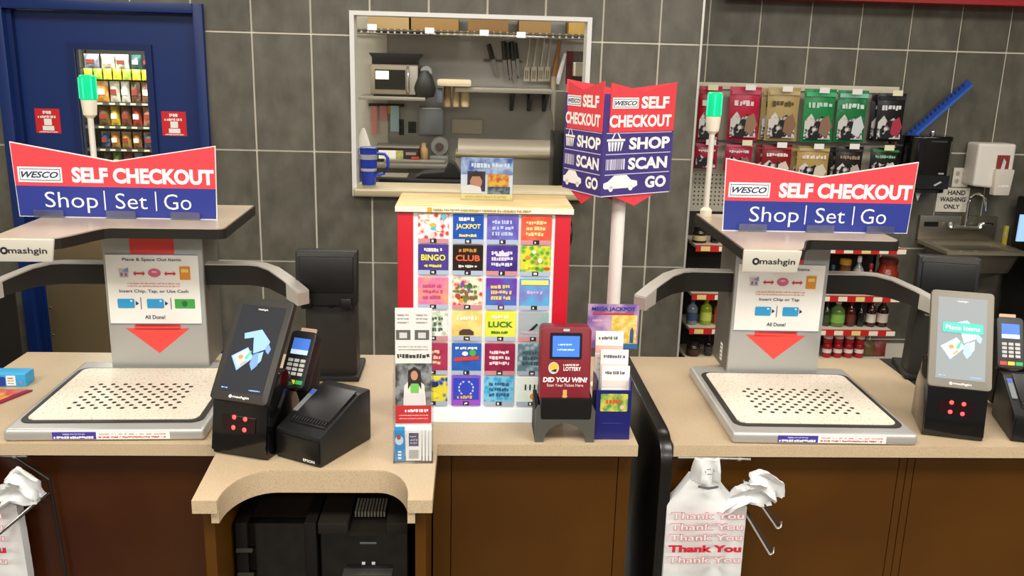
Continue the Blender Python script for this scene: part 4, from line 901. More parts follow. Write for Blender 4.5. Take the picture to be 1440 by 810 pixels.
# conduit pipe
pa, pb = W(777, 150, KY-.1), W(786, 205, KY-.1)
tag(add('drain_pipe', tube([pa+Vector((0, 0, .25)), pa, pb], .022, 8), M('#9b927f', .5), None, True), 'slanting beige pipe above the prep unit', 'pipe')
# near items on the counter below the scale
x0, x1, z0, z1 = wr(532, 238, 655, 262, 6.2)
bt = thing('black_tray', 'black tray of dark cloths inside the pass-through', 'tray', ((x0+x1)/2, 6.25, z0)); w = (x1-x0)/2
box('tray_body', -w, -.05, 0, w, .30, .05, BLACK, bt, .01); add('cloth', bevel(prism([(-w*.2, .05), (w*.95, .05), (w*.75, .15), (w*.62, .17), (w*.5, .10), (0, .085)], .0, .2, 'y'), .012), MATTE, bt, True)
add('lid', bevel(boxg(-w*.95, -.03, .05, -w*.35, .18, .062), .003), M('#8d8678', .4, .4), bt)
box('stand', -w+.05, 0, -bt.location.z, w-.05, .28, 0, STEEL, bt)
x0, x1, z0, z1 = wr(540, 228, 600, 234, 7.21); z0 = kz+.001; z1 = kz+.03; tag(box('steel_tray', x0, 7.21, z0, x1+.15, 7.28, z1, STEEL, None, .006), 'long steel tray in front of the kitchen scale', 'tray')
tag(box('red_clip', W(578, 231, 7.22).x, 7.22, z1, W(589, 231, 7.22).x, 7.27, z1+.02, M('#b03a34', .5), None, .004), 'small red clip on the long steel tray', 'clip')
# blue mug on the sill
x0, x1, z0, z1 = wr(504, 211, 529, 263, 5.0)
mg = thing('travel_mug', 'blue insulated travel mug with two silver bands on the window sill', 'mug', (-.60+.028+.012, 5.0, SILLZ)); r = .046; h = .205
add('cup', lathe([(r*.80, 0), (r*.86, .004), (r*.92, .08), (r, .10), (r*1.05, h-.012)], 24), M('#1a36a8', .35), mg, True)
add('band', lathe([(r*.885, .075), (r*.885+.004, .077), (r*.93+.002, .092), (r*.9, .094)], 24), M('#cfd2d4', .3, .5), mg, True)
add('band', lathe([(r*1.0, .140), (r*1.0+.004, .142), (r*1.02+.004, .168), (r*1.0, .170)], 24), M('#c2c6ca', .3, .5), mg, True)
add('lid', lathe([(r*1.07, h-.012), (r*1.08, h-.002), (r*.9, h+.004)], 24), M('#16307e', .35), mg, True)
add('handle', tube([(r*.95, -.01, .175), (r+.045, -.015, .172), (r+.062, -.016, .15), (r+.062, -.016, .10), (r+.04, -.015, .065), (r*.85, -.01, .05)], .009, 8), M('#1c39ae', .35), mg, True)
tag(add('paper_cone', lathe([(.05, 0), (.045, .06), (.02, .14), (.008, .17)], 14, (W(511, 190, 5.6).x, 5.6, 1.26)), PAPER, None, True), 'white paper cone behind the blue travel mug', 'paper')
tag(box('side_ledge', -1.345, 5.3, 1.22, -.66, 5.9, 1.26, STEEL, None, .006), 'steel ledge that carries the white paper cone', 'ledge')

# ================================================================== SHELF ROOM ADDED BEHIND THE DOOR GLASS IN PLACE OF A REFLECTION
SY = 9.6
struct(box('wall_added_room', -4.2, SY+.55, 0, -1.45, SY+.65, 2.9, M('#2a2826', .7)))
struct(box('ceiling_added_room', -4.2, WY+.12, 2.9, -1.45, SY+.65, 2.95, M('#d5d0c4', .8)))
sx0, sx1 = W(100, 150, SY).x, W(228, 150, SY).x
sr = thing('snack_shelf', 'black snack shelving added behind the door glass', 'shelf', ((sx0+sx1)/2, SY, 0)); w = (sx1-sx0)/2
box('back_board', -w, .42, 0, w, .44, 2.3, M('#1d1b19', .7), sr)
def sz(v): return W(165, v, SY).z
levels = [(97, 76), (144, 112), (177, 148), (209, 184), (240, 214)]       # shelf line, top of goods
for v, _ in levels:
    z = sz(v); box('shelf_board', -w, 0, z-.03, w, .42, z, MATTE, sr); box('price_rail', -w, -.006, z-.03, w, 0, z-.004, M('#3f3d3a', .5), sr)
for x in (-w, w-.03): box('upright', x, .38, 0, x+.03, .42, 2.3, MATTE, sr)
SN = {0: [(113, 134, '#8d93a6', 'grey'), (137, 156, '#e2d9bd', 'cream'), (157, 176, '#dfe3d6', 'white'), (180, 194, '#3f6a6a', 'teal'), (196, 210, '#2c2a33', 'black')],
      1: [(114, 130, '#c9a32c', 'mustard'), (131, 148, '#c98a2c', 'amber'), (150, 164, '#c9c2b4', 'silver'), (166, 178, '#d9d4cc', 'white'), (180, 193, '#6b4532', 'brown'), (195, 211, '#8a5a44', 'copper')],
      2: [(134, 150, '#7a5a2c', 'dark tan'), (151, 164, '#dcb92c', 'yellow'), (166, 180, '#7d4a34', 'brown'), (182, 195, '#b8402c', 'red'), (197, 213, '#c08a6a', 'peach')],
      3: [(138, 150, '#2f4a7a', 'navy'), (152, 164, '#c98a3c', 'orange-tan'), (167, 180, '#c9963c', 'gold'), (183, 195, '#b86a2c', 'orange'), (198, 214, '#5b6480', 'slate')],
      4: [(142, 152, '#5b4a3a', 'brown'), (155, 167, '#7fae5a', 'green'), (170, 182, '#b03a34', 'red'), (185, 197, '#a9c4dc', 'light blue'), (200, 214, '#8a3a3a', 'maroon')]}
place = ['top', 'second', 'third', 'fourth', 'lowest']
def pillow(w, h, d, n=5, m=7):
    """sealed bag: thin at top and bottom, fat in the middle"""
    rings = []
    for j in range(m+1):
        t = j/m; z = h*t; fat = d*(math.sin(math.pi*min(max((t-.06)/.88, 0), 1))**.5)*.5+.002; ww = w*(1-.05*math.sin(math.pi*t))
        rg = []
        for k in range(n+1): u = -1+2*k/n; rg.append(Vector((u*ww/2, -fat*(1-abs(u)**3)-.001, z)))
        for k in range(n, -1, -1): u = -1+2*k/n; rg.append(Vector((u*ww/2, fat*(1-abs(u)**3)+.001, z)))
        rings.append(rg)
    return loft(rings)
for L, items in SN.items():
    zb = sz(levels[L][0]); zt_ = sz(levels[L][1])
    for q, (u0, u1, c, nm) in enumerate(items):
        xa, xb = W(u0, levels[L][0]-10, SY).x, W(u1, levels[L][0]-10, SY).x
        lab = '%s snack bag on the %s shelf behind the door glass' % (nm, place[L])
        t = thing('snack_bag', lab, 'snack bag', ((xa+xb)/2, SY+.10, zb), 0, 'snack bags behind the door glass')
        hh = (zt_-zb)*(.92 if L else .98)
        o = add('bag', pillow((xb-xa)*1.02, hh, .09), M(c, .35, col2='#f0e6d0' if L % 2 else '#3a2a20', scale=14, spread=(.5, .75)), t, True)
        p = Pl(o, (0, -.05, 0)); p.rect('front_label', -(xb-xa)*.30, hh*.35, (xb-xa)*.30, hh*.62, M('#efe2c4' if q % 2 else '#7a2a22', .5), .0)
        box('price_tag', -.028, -.108, -.024, .028, -.107, -.006, M('#c9c2a0', .6), t) if L else None
hb = thing('hanging_banner', 'yellow-green strip of snack bags below the top shelf behind the door glass', 'banner', (0, SY-.02, 0))
for k in range(7):
    xa, xb = W(118+k*13.5, 102, SY-.02).x, W(130+k*13.5, 102, SY-.02).x
    add('strip_bag', mv(pillow(xb-xa, sz(97)-sz(112), .04), ((xa+xb)/2, 0, sz(112))), M(('#b9c92c', '#7fb03a', '#d9c23c')[k % 3], .4, col2='#d98a2c', scale=20, spread=(.5, .7)), hb, True)

# waste bin behind the left end of the counter
b = G(5, 505, .55)
wbn = thing('waste_bin', 'black bin at the left edge behind the counter', 'bin', (-2.50, 4.30, 0))
add('bin_body', bevel(prism(rrect(-.25, -.2, .22, .2, .06), 0, .68), .008), MATTE, wbn, True); add('bin_rim', prism(rrect(-.26, -.21, .23, .21, .06), .68, .70), M('#4a4438', .5), wbn)

# ================================================================== RIGHT WALL: TOBACCO RACK AND SHELVES
RX0, RX1 = 1.345, 2.60
rk = thing('tobacco_rack', 'pegboard tobacco rack on the tiled alcove wall', 'rack', ((RX0+RX1)/2, WY2, 0)); w = (RX1-RX0)/2
PEGM = M('#b9b3a2', .55); RZ1 = W(1120, 121, 5.42).z
add('pegboard', boxg(-w, -.05, .98, w, -.035, RZ1), PEGM, rk); box('top_rail', -w, -.065, RZ1-.03, w, -.03, RZ1+.01, M('#ddd5bf', .45), rk, .004)
pg = [boxg(-w+.02+i*.026, -.0512, 1.02+j*.026, -w+.029+i*.026, -.0500, 1.029+j*.026) for i in range(49) for j in range(8)]
stuff(add('peg_holes', merge(*pg), M('#3a3731', .8), rk))
bk = thing('bottle_shelves', 'metal shelves with red price strips below the tobacco rack', 'shelf', ((RX0+RX1)/2, WY2, 0)); box('base_deck', -w, -.42, 0, w, -.06, .06, M('#7d1a1c', .5), bk); box('back_board', -w, -.05, .06, w, -.035, .975, M('#1f1c19', .7), bk)
for x in (-w, w-.02): box('side_upright', x, -.05, 0, x+.02, -.0, RZ1, M('#d5cfbe', .45), rk)
RC = (RX0+RX1)/2
def pouch(label, u0, v0, u1, v1, y, c1, style, group, d=.035):
    x0, x1, z0, z1 = wr(u0, v0, u1, v1, y); ww, hh = x1-x0, z1-z0
    t = thing('tobacco_pouch', label, 'pouch', ((x0+x1)/2, y, z0), 0, group)
    o = add('pouch', pillow(ww, hh, d, 6, 8), M(c1, .28, col2=style[0], scale=9, spread=(.55, .8)), t, True)
    p = Pl(o, (0, -d*.5-.004, 0))
    p.polys('hang_strip', [[(-ww*.46, hh*.86), (ww*.46, hh*.86), (ww*.46, hh*.94), (-ww*.46, hh*.94)]], M(style[1], .4), -.004)
    p.polys('art_print', [[(-ww*.44, hh*.06), (ww*.40, hh*.06), (ww*.34, hh*.34), (ww*.10, hh*.50), (-ww*.10, hh*.42), (-ww*.26, hh*.54), (-ww*.44, hh*.40)]], M('#17161a', .4, col2='#d9d6d0', scale=26, spread=(.50, .58)), .0)
    if style[2]: p.polys('window_print', [[(ww*.02, hh*.18), (ww*.26, hh*.10), (ww*.42, hh*.30), (ww*.28, hh*.52), (ww*.06, hh*.42)]], M(style[2], .5), .001)
    p.lines(-ww*.36, ww*.36, [hh*.70], hh*.10, M(style[3], .5), u0, .0015, gap=.12)
    add('hook', tube([((x0+x1)/2-RC, y+d*.6-WY2, z0+hh*.96), ((x0+x1)/2-RC, -.05, z0+hh*.96)], .003, 5), CHROME, rk)
    return t
top = [(981, 121, 1013, 199, '#b3122a', ('#8a0e20', '#c9283a', '#9b7a5a', '#e6dcd8'), 'red pouch at the left end of the upper tobacco row'),
       (1024, 122, 1068, 197, '#c21a3e', ('#d9486a', '#d95a78', '#9b7a5e', '#f0dfe2'), 'pink-red pouch beside the beacon in the upper tobacco row'),
       (1077, 123, 1123, 198, '#b9a26a', ('#a58c50', '#cdb988', '#8f6a4c', '#5b4a2a'), 'gold pouch in the upper tobacco row'),
       (1128, 125, 1173, 200, '#1f8a4a', ('#2fa860', '#4fc284', '#8f6e58', '#bfe6cf'), 'green pouch with brown window in the upper tobacco row'),
       (1175, 127, 1218, 200, '#1c7a42', ('#5fc29a', '#8fd8c0', '#d5dade', '#d9f0e6'), 'green pouch with silver window in the upper tobacco row'),
       (1231, 131, 1271, 199, '#17151a', ('#2a262c', '#2c2a30', '#b03048', '#e9e4e4'), 'black, white and red pouch at the right end of the upper tobacco row')]
low = [(976, 200, 1009, 237, '#a8163a', ('#c23a58', '#c94a68', None, '#e9d9dc'), 'red pouch at the left end of the lower tobacco row'),
       (1018, 201, 1058, 240, '#b31c44', ('#d04a68', '#d9607c', '#8a6a58', '#e9d9dc'), 'pink-red pouch second in the lower tobacco row'),
       (1070, 203, 1112, 250, '#8f1420', ('#a82430', '#b33a44', '#e0cfc4', '#f0e6e0'), 'dark red pouch in the lower tobacco row'),
       (1119, 205, 1165, 256, '#b99a5a', ('#a98848', '#c9b07a', '#d9d0bc', '#f0e8d4'), 'gold pouch in the lower tobacco row'),
       (1173, 206, 1212, 256, '#1d1b1c', ('#3a3430', '#3a3430', '#b9b0a6', '#a58a72'), 'black pouch in the lower tobacco row'),
       (1222, 208, 1262, 248, '#1a1d1c', ('#2f5a3c', '#2f8a4a', '#d0d6d2', '#8fc2a0'), 'black and green pouch at the right end of the lower tobacco row')]
for u0, v0, u1, v1, c, st, lab in top: pouch(lab, u0, v0, u1, v1, 5.33, c, st, 'tobacco pouches on the rack')
for u0, v0, u1, v1, c, st, lab in low: pouch(lab, u0, v0, u1, v1, 5.31, c, st, 'tobacco pouches on the rack')
for (u0, v0, u1, v1, c, st, lab) in (top[2], top[5], low[2], low[3], low[4]):
    pouch('second black pouch behind the black, white and red one in the upper tobacco row' if u0 == 1231 else lab.replace(' in the', ' hanging behind the front one in the').replace(' at the right end of', ' hanging behind the front one at the right end of'), u0-9, v0+1, u1-9, v1-1, 5.38, c, st, 'tobacco pouches on the rack')
for u, v in ((1003, 123), (1056, 123), (1108, 125), (1160, 127), (1206, 129), (1263, 131), (1000, 200), (1051, 201), (1100, 204), (1152, 206), (1202, 206), (1251, 208)):
    q = W(u, v, 5.27); box('price_tag', q.x-.03-RC, 5.27-WY2, q.z-.016, q.x+.03-RC, 5.272-WY2, q.z+.016, M('#f1ecc4' if u % 2 else '#f4f4f0', .6), rk)
box('hook_bar', -w, -.20, W(1120, 199, 5.3).z-.012, w, -.185, W(1120, 199, 5.3).z, M('#3c3a36', .5, .4), rk)
# shelves with bottles
SHY = 5.10
STRIP = M('#c8201f', .45)
svs = [345, 413, 461, 505]
def shelf_z(v): return W(1120, v+2, SHY).z
for v in svs:
    z = shelf_z(v); box('shelf', -w, SHY-WY2+.004, z-.02, w, -.06, z, M('#cfc8b4', .45), bk, .003); box('price_strip', -w, SHY-WY2-.004, z-.038, w, SHY-WY2+.004, z+.0, STRIP, bk)
    for k in range(12): box('price_label', -w+.03+k*.108, SHY-WY2-.006, z-.034, -w+.085+k*.108, SHY-WY2-.004, z-.006, M('#f2efd8' if k % 3 else '#f1dc8c', .6), bk)
def bottle(label, u0, v0, u1, v1, body, cap, lab_c, kind=0):
    z = None
    for v in svs:
        if v >= v1-6: z = shelf_z(v); break
    x0, x1, _, z1 = wr(u0, v0, u1, v1, SHY+.09); r = (x1-x0)/2; h = z1-z
    t = thing('sauce_bottle' if kind == 0 else 'jar', label, 'bottle' if kind == 0 else 'jar', ((x0+x1)/2, SHY+.09, z), 0, 'bottles and jars on the rack shelves')
    n = .35 if kind == 0 else .8
    add('glass_body', lathe([(r*.9, 0), (r, h*.04), (r, h*.58), (r*.85, h*.66), (r*n, h*.78), (r*n, h*.84)], 16), M(body, .15, coat=.4), t, True)
    add('cap', lathe([(r*(n+.06), h*.84), (r*(n+.06), h*.97), (r*n*.9, h)], 14), M(cap, .4), t, True)
    if lab_c: add('label_wrap', lathe([(r*1.01, h*.16), (r*1.015, h*.17), (r*1.015, h*.46), (r*1.01, h*.47)], 16), M(lab_c, .5), t, True)
bottle('jar with a pale label on the upper rack shelf left of the kiosk column', 974, 318, 994, 341, '#2a1c14', '#14100e', '#cdb88e', 1)
bottle('small red-capped bottle on the upper rack shelf beside the pale-labelled jar', 999, 326, 1012, 341, '#20140e', '#b02a2a', None)
bottle('dark bottle with amber label under the upper price strip, leftmost', 970, 376, 985, 411, '#15110d', '#0d0c0b', '#8a6a34')
bottle('dark bottle with tan label under the upper price strip, beside the kiosk column', 996, 376, 1012, 411, '#1a1410', '#0f0d0c', '#a8854a')
bottle('clear bottle with blue cap on the rack shelf left of the kiosk column', 966, 418, 981, 458, '#77808e', '#1f3fae', '#3a4a66')
bottle('yellow-green bottle on the rack shelf left of the kiosk column', 985, 417, 1001, 458, '#8fa81c', '#a9c22c', '#c2cf5a')
bottle('orange bottle half hidden by the kiosk column on the rack shelf', 1004, 421, 1017, 458, '#b8501c', '#a83a18', None)
bottle('dark low jar on the bottom rack shelf, leftmost', 965, 478, 984, 502, '#2b1c12', '#14110e', '#4b3524', 1)
bottle('dark bottle on the bottom rack shelf beside the kiosk column', 990, 472, 1002, 502, '#171210', '#0f0d0c', '#3a3a3c')
for i, (u0, v0, u1, v1, b_, c_, l_, kd, nm) in enumerate((
    (1163, 372, 1177, 411, '#1f2024', '#2a4a66', '#2c3a44', 0, 'dark bottle'), (1178, 364, 1196, 411, '#5b3a18', '#b8862c', '#c98a2c', 1, 'amber jar with brass lid'),
    (1199, 360, 1214, 411, '#8f8f88', '#d9d8d2', '#b5b3aa', 0, 'frosted white bottle'), (1216, 370, 1230, 411, '#7d1a20', '#b02a2e', '#d9c4b4', 0, 'red bottle with pale label'), (1233, 362, 1262, 411, '#8a2a14', '#5b1410', '#c2632c', 1, 'wide red-orange jar'))):
    bottle(nm+' on the rack shelf under the right kiosk sign', u0, v0, u1, v1, b_, c_, l_, kd)
for i, (u0, v0, u1, v1, b_, c_, l_, kd, nm) in enumerate((
    (1157, 424, 1168, 458, '#26331e', '#1a1f16', '#3a4a2c', 0, 'narrow dark green bottle'), (1168, 421, 1188, 458, '#5b7a3c', '#c9cdbc', '#7fae4a', 0, 'green-labelled bottle'), (1190, 422, 1203, 458, '#4a1a14', '#6b1f18', '#6b2a20', 0, 'dark red bottle'),
    (1205, 426, 1216, 458, '#141312', '#1c1b1a', None, 0, 'plain black bottle'), (1219, 420, 1232, 458, '#3a1612', '#1a1716', '#d9cfc4', 0, 'bottle with white and red label'), (1234, 418, 1249, 458, '#2c1410', '#8a1f20', '#c9b9ac', 0, 'dark bottle with wide pale label'))):
    bottle(nm+' on the rack shelf right of the kiosk column', u0, v0, u1, v1, b_, c_, l_, kd)
for r_ in range(2):
    for q in range(4):
        z = shelf_z(505)+r_*.092; xq = W(1163+q*15, 490, SHY+.08).x
        t = thing('red_can', '%s red and white can, column %s from the kiosk, bottom rack shelf' % (('lower', 'upper')[r_], ('one', 'two', 'three', 'four')[q]), 'can', (xq, SHY+.08, z), 0, 'red cans on the bottom rack shelf')
        add('can_body', lathe([(.024, 0), (.028, .005), (.028, .08), (.024, .088), (.022, .09)], 14), M('#b3202a', .3, .2), t, True); add('can_band', lathe([(.0282, .032), (.0284, .033), (.0284, .056), (.0282, .057)], 14), M('#e6dfd8', .4), t)
for i, (u, c, nm) in enumerate(((1223, '#6b5a34', 'olive-brown'), (1237, '#8a3a34', 'brick-red'))):
    tag(add('snack_packet', mv(pillow(.10, .10, .05), (W(u, 490, SHY+.08).x, SHY+.10, shelf_z(505))), M(c, .4), None, True), nm+' packet right of the red cans on the bottom rack shelf', 'packet')
# blue strip clip leaning across the wall
pa, pb, pc_ = W(1272, 290, 5.40), W(1279, 192, 5.40), W(1365, 116, 5.40)
bs = thing('merchandise_strip', 'long blue plastic strip bent across the tiles above the towel dispenser', 'strip', (pa.x, 5.40, pa.z))
def ribbon(a, b, w_, t_):
    d = (b-a).normalized(); s_ = Vector((d.z, 0, -d.x))*w_; o_ = Vector((0, t_, 0))
    return [a-s_, a+s_, b+s_, b-s_, a-s_+o_, a+s_+o_, b+s_+o_, b-s_+o_], [(0, 1, 2, 3), (7, 6, 5, 4), (0, 4, 5, 1), (1, 5, 6, 2), (2, 6, 7, 3), (3, 7, 4, 0)]
z0v = Vector((0, 0, 0)); b1 = pb-pa; b2 = pc_-pa
add('lower_strip', ribbon(z0v, b1, .022, .012), M('#14307a', .4), bs); up = add('upper_strip', ribbon(b1, b2, .026, .012), M('#1d4aa6', .35), bs)
add('edge_lip', mv(ribbon(b1, b2, .008, .006), (.012, -.006, -.016)), M('#3a6ac8', .35), up)
for k in range(14): q = b1.lerp(b2, .05+k*.065); add('clip_tooth', mv(boxg(-.006, -.005, -.004, .006, 0, .014), q+Vector((-.010, 0, .012))), M('#0f2766', .4), up)
# paper towel dispenser
x0, x1, z0, z1 = wr(1279, 192, 1344, 272, 5.25)
td = thing('towel_dispenser', 'black paper towel dispenser on the tiled wall above the sink', 'dispenser', ((x0+x1)/2, 5.25, z0)); w = (x1-x0)/2; h = z1-z0
add('housing', bevel(prism(rrect(-w, 0, w, .215, .09, 8), 0.02, h), .012, 3), GLOSS, td, True); add('chin', prism(rrect(-w*.9, .01, w*.9, .2, .08), 0, .02), BLACK, td)
box('lower_window', -w*.8, -.003, h*.08, w*.8, .0, h*.32, M('#1d1c1c', .25), td); p = Pl(td, (0, -.004, 0)); p.polys('mark', [[(.03, h*.13), (.07, h*.20), (.06, h*.22), (.02, h*.15)]], M('#b9bdc0', .3), .0); p.rect('badge', .04, h*.34, .075, h*.37, M('#9aa0a6', .3), .0); p.rect('top_mark', -.03, h*.90, .07, h*.93, M('#3b3d40', .3), .0)
add('lock_knob', lathe([(.012, 0), (.018, .012), (.014, .03), (.006, .036)], 12, (.0, .05, h)), CHROME, td, True)
add('paper_end', prism([(-w*.3, 0), (-w*.02, 0), (-w*.15, -.06)], .08, .084, 'y'), PAPER, td)
# soap dispenser
x0, x1, z0, z1 = wr(1372, 202, 1425, 274, 5.33)
sd = thing('soap_dispenser', 'white soap dispenser on the tiled wall right of the sink sign', 'dispenser', ((x0+x1)/2, 5.33, z0)); w = (x1-x0)/2; h = z1-z0
SW = M('#e9e2d6', .4)
add('housing', bevel(prism([(-w, .05), (w, .03), (w, h), (-w, h)], 0, .14, 'y'), .018, 3), SW, sd, True); add('push_bar', bevel(prism([(-w*.0, 0), (w*.85, 0), (w*.95, .16), (-w*.05, .16)], -.03, .02, 'y'), .008), M('#d9d0c2', .4), sd, True)
p = Pl(sd, (0, -.0012, 0)); wn = p.rect('window', w*.05, h*.38, w*.72, h*.78, M('#8a3a34', .3), .001); p.polys('picture', [[(w*.3, h*.5), (w*.5, h*.5), (w*.55, h*.65), (w*.4, h*.72)]], M('#d9cfd4', .4), .002, wn); Pl(sd, (0, -.031, 0)).lines(w*.2, w*.75, [h*.19], .014, WINK, 3, .0006)
# signs
def wall_sign(label, u0, v0, u1, v1, lines, y=5.468):
    x0, x1, z0, z1 = wr(u0, v0, u1, v1, y); t = thing('wall_sign', label, 'sign', ((x0+x1)/2, y, z0)); w, h = (x1-x0)/2, z1-z0
    s = box('plate', -w, 0, 0, w, .004, h, M('#e9e2d2', .6), t); return Pl(s, (0, 0, 0)), w, h, s
p, w, h, s = wall_sign('white hand washing only sign below the towel dispenser', 1317, 264, 1362, 298, None)
p.text('HAND', .02, h*.80, w*1.1, h*.19, INK, .001, .03); p.text('WASHING', 0, h*.52, w*1.6, h*.19, INK, .001, .03); p.text('ONLY', 0, h*.22, w*1.0, h*.19, INK, .001, .03)
p, w, h, s = wall_sign('small white picture notice above the hand washing sign', 1340, 236, 1362, 263, None)
for i in range(2):
    for j in range(2): p.ell('pictogram', (-.45+.9*i)*w, h*(.3+.4*j), w*.28, h*.13, M('#b5ac9c', .6), .001, 12)
# sink
ss = thing('hand_sink', 'stainless wall hand sink with gooseneck faucet', 'sink', (3.155, WY2, 0))
zr = W(1350, 352, 5.12).z; zb_ = W(1340, 303, 5.46).z
xa, xb = W(1290, 325, 5.46).x-3.155, W(1388, 325, 5.46).x-3.155+.05
SS2 = M('#8f8778', .32, .8)
box('backsplash', xa, -.03, zr, xb, -.002, zb_, SS2, ss, .004); box('brand_plate', xa+.03, -.034, zb_-.07, xa+.12, -.030, zb_-.04, BLACK, ss)
yf = -.40
for nm, g in (('rim', boxg(xa, yf, zr-.02, xa+.05, -.03, zr)), ('rim', boxg(xb-.05, yf, zr-.02, xb, -.03, zr)), ('rim', boxg(xa+.05, yf, zr-.02, xb-.05, yf+.05, zr)), ('rim', boxg(xa+.05, -.09, zr-.02, xb-.05, -.03, zr))): add(nm, g, M('#b3a991', .3, .7), ss)
def ringr(x0, y0, x1, y1, z, r=.06): return [Vector((p_[0], p_[1], z)) for p_ in rrect(x0, y0, x1, y1, r, 4)]
add('basin', loft([ringr(xa+.02, yf+.01, xb-.02, -.035, zr-.02), ringr(xa+.05, yf+.05, xb-.05, -.06, zr-.14), ringr(xa+.12, yf+.12, xb-.12, -.12, zr-.18)]), SS2, ss, True)
for sx in (-.09, .10): add('tap_handle', merge(lathe([(.02, 0), (.016, .02), (.008, .03)], 10, (sx-.02, -.07, zr+.09)), tube([(sx-.02, -.07, zr+.115), (sx-.06 if sx < 0 else sx+.02, -.13, zr+.125)], .010, 6)), CHROME, ss, True)
add('tap_body', tube([(-.11, -.06, zr+.09), (.08, -.06, zr+.09)], .014, 8), CHROME, ss, True)
add('gooseneck', tube([(-.015, -.06, zr+.09), (-.015, -.06, zr+.25)]+[(-.015+.05*(1-math.cos(math.radians(q))), -.06-.02*q/180, zr+.25+.055*math.sin(math.radians(q))) for q in (30, 60, 90, 120, 150, 180)]+[(.087, -.085, zr+.20)], .010, 8), CHROME, ss, True)
add('drain_pipe', tube([(0, -.2, zr-.18), (0, -.2, zr-.4), (0, -.03, zr-.45)], .02, 8), CHROME, ss)
# thermometer strip beside the sink and tall dark unit at the right edge
bx('yellow_strip', 'narrow yellow and white strip on the wall right of the sink', 'strip', 1411, 318, 1416, 362, 5.45, .02, M('#d9c23c', .5, col2='#e9e6dc', scale=12), 0)
tu = thing('dark_cabinet', 'tall black cabinet with a small lit screen at the right edge', 'cabinet', (3.72, 5.0, 0))
box('body', -.28, -.25, 0, .4, .4, 1.12, BLACK, tu, .01)
q = W(1437, 322, 4.74); scp = box('lit_screen', q.x-3.72-.02, -.262, q.z-.07, .2, -.251, q.z+.08, M('#8fb3e0', .3, emit=.7), tu)

# ================================================================== BAG RACKS UNDER THE WORKTOPS
BAGM = M('#dfe0e0', .42, bump=.35, bscale=14); WIRE = M('#2c2a28', .4, .5); WIRE2 = M('#b9b9b4', .3, .8)
def crumple(g, amp, seed):
    rr = random.Random(seed)
    return [Vector(p)+Vector((rr.uniform(-amp, amp), rr.uniform(-amp, amp), rr.uniform(-amp, amp))) for p in g[0]], g[1]
def sheet(outline_fn, nx, nz, y0, depth, seed):
    """pleated bag panel: outline_fn(t) -> (x0, x1, z)"""
    rr = random.Random(seed); v, f = [], []
    ph = [rr.uniform(0, 6) for _ in range(4)]
    for j in range(nz+1):
        t = j/nz; x0, x1, z = outline_fn(t)
        for i in range(nx+1):
            u = i/nx; x = x0+(x1-x0)*u
            y = y0-.010*math.sin(u*9+ph[0]+t*3)*(1-t*.5)-.006*math.sin(u*17+ph[1])*(1-t)-.012*math.sin(math.pi*u)+rr.uniform(-.0012, .0012)
            v.append(Vector((x, y, z)))
    n = len(v)
    v += [Vector((p.x*1.0, p.y+depth, p.z)) for p in v]
    w1_ = nx+1
    for j in range(nz):
        for i in range(nx):
            a = j*w1_+i; f.append((a, a+w1_, a+w1_+1, a+1)); f.append((n+a, n+a+1, n+a+w1_+1, n+a+w1_))
    for j in range(nz):
        a = j*w1_; f.append((a, n+a, n+a+w1_, a+w1_)); a = j*w1_+nx; f.append((a, a+w1_, n+a+w1_, n+a))
    for i in range(nx):
        f.append((i, i+1, n+i+1, n+i)); a = nz*w1_+i; f.append((a, n+a, n+a+1, a+1))
    return v, f
def ribbon_sheet(cs, hs, nw, y0, thick, seed, amp=.008):
    """crumpled strip: cs centre line (x, y, z), hs half-width vectors (x, z)"""
    rr = random.Random(seed); v, f = [], []; m = len(cs)
    def lerp(a, b, t): return tuple(p+(q-p)*t for p, q in zip(a, b))
    C2, H2 = [], []
    for i in range(m-1):
        for k in range(4): C2.append(lerp(cs[i], cs[i+1], k/4)); H2.append(lerp(hs[i], hs[i+1], k/4))
    C2.append(cs[-1]); H2.append(hs[-1]); m = len(C2)
    ph = [rr.uniform(0, 6) for _ in range(3)]
    for i, (c, h) in enumerate(zip(C2, H2)):
        edge = rr.uniform(.95, 1.05)
        for k in range(nw+1):
            u = -1+2*k/nw; e = edge if abs(u) == 1 else 1
            y = c[1]+y0+amp*math.sin(u*4+ph[0]+i*.25)+amp*.5*math.sin(u*8+ph[1]-i*.3)+rr.uniform(-.0008, .0008)
            v.append(Vector((c[0]+h[0]*u*e, y, c[2]+h[1]*u*e)))
    n = len(v); v += [p+Vector((rr.uniform(-.002, .002), thick+rr.uniform(-.002, .002), 0)) for p in v]; w1_ = nw+1
    for i in range(m-1):
        for k in range(nw): a = i*w1_+k; f += [(a, a+1, a+w1_+1, a+w1_), (n+a, n+a+w1_, n+a+w1_+1, n+a+1)]
        a = i*w1_; f.append((a, a+w1_, n+a+w1_, n+a)); a += nw; f.append((a, n+a, n+a+w1_, a+w1_))
    for k in range(nw): f.append((k, n+k, n+k+1, k+1)); a = (m-1)*w1_+k; f.append((a, a+1, n+a+1, n+a))
    return v, f
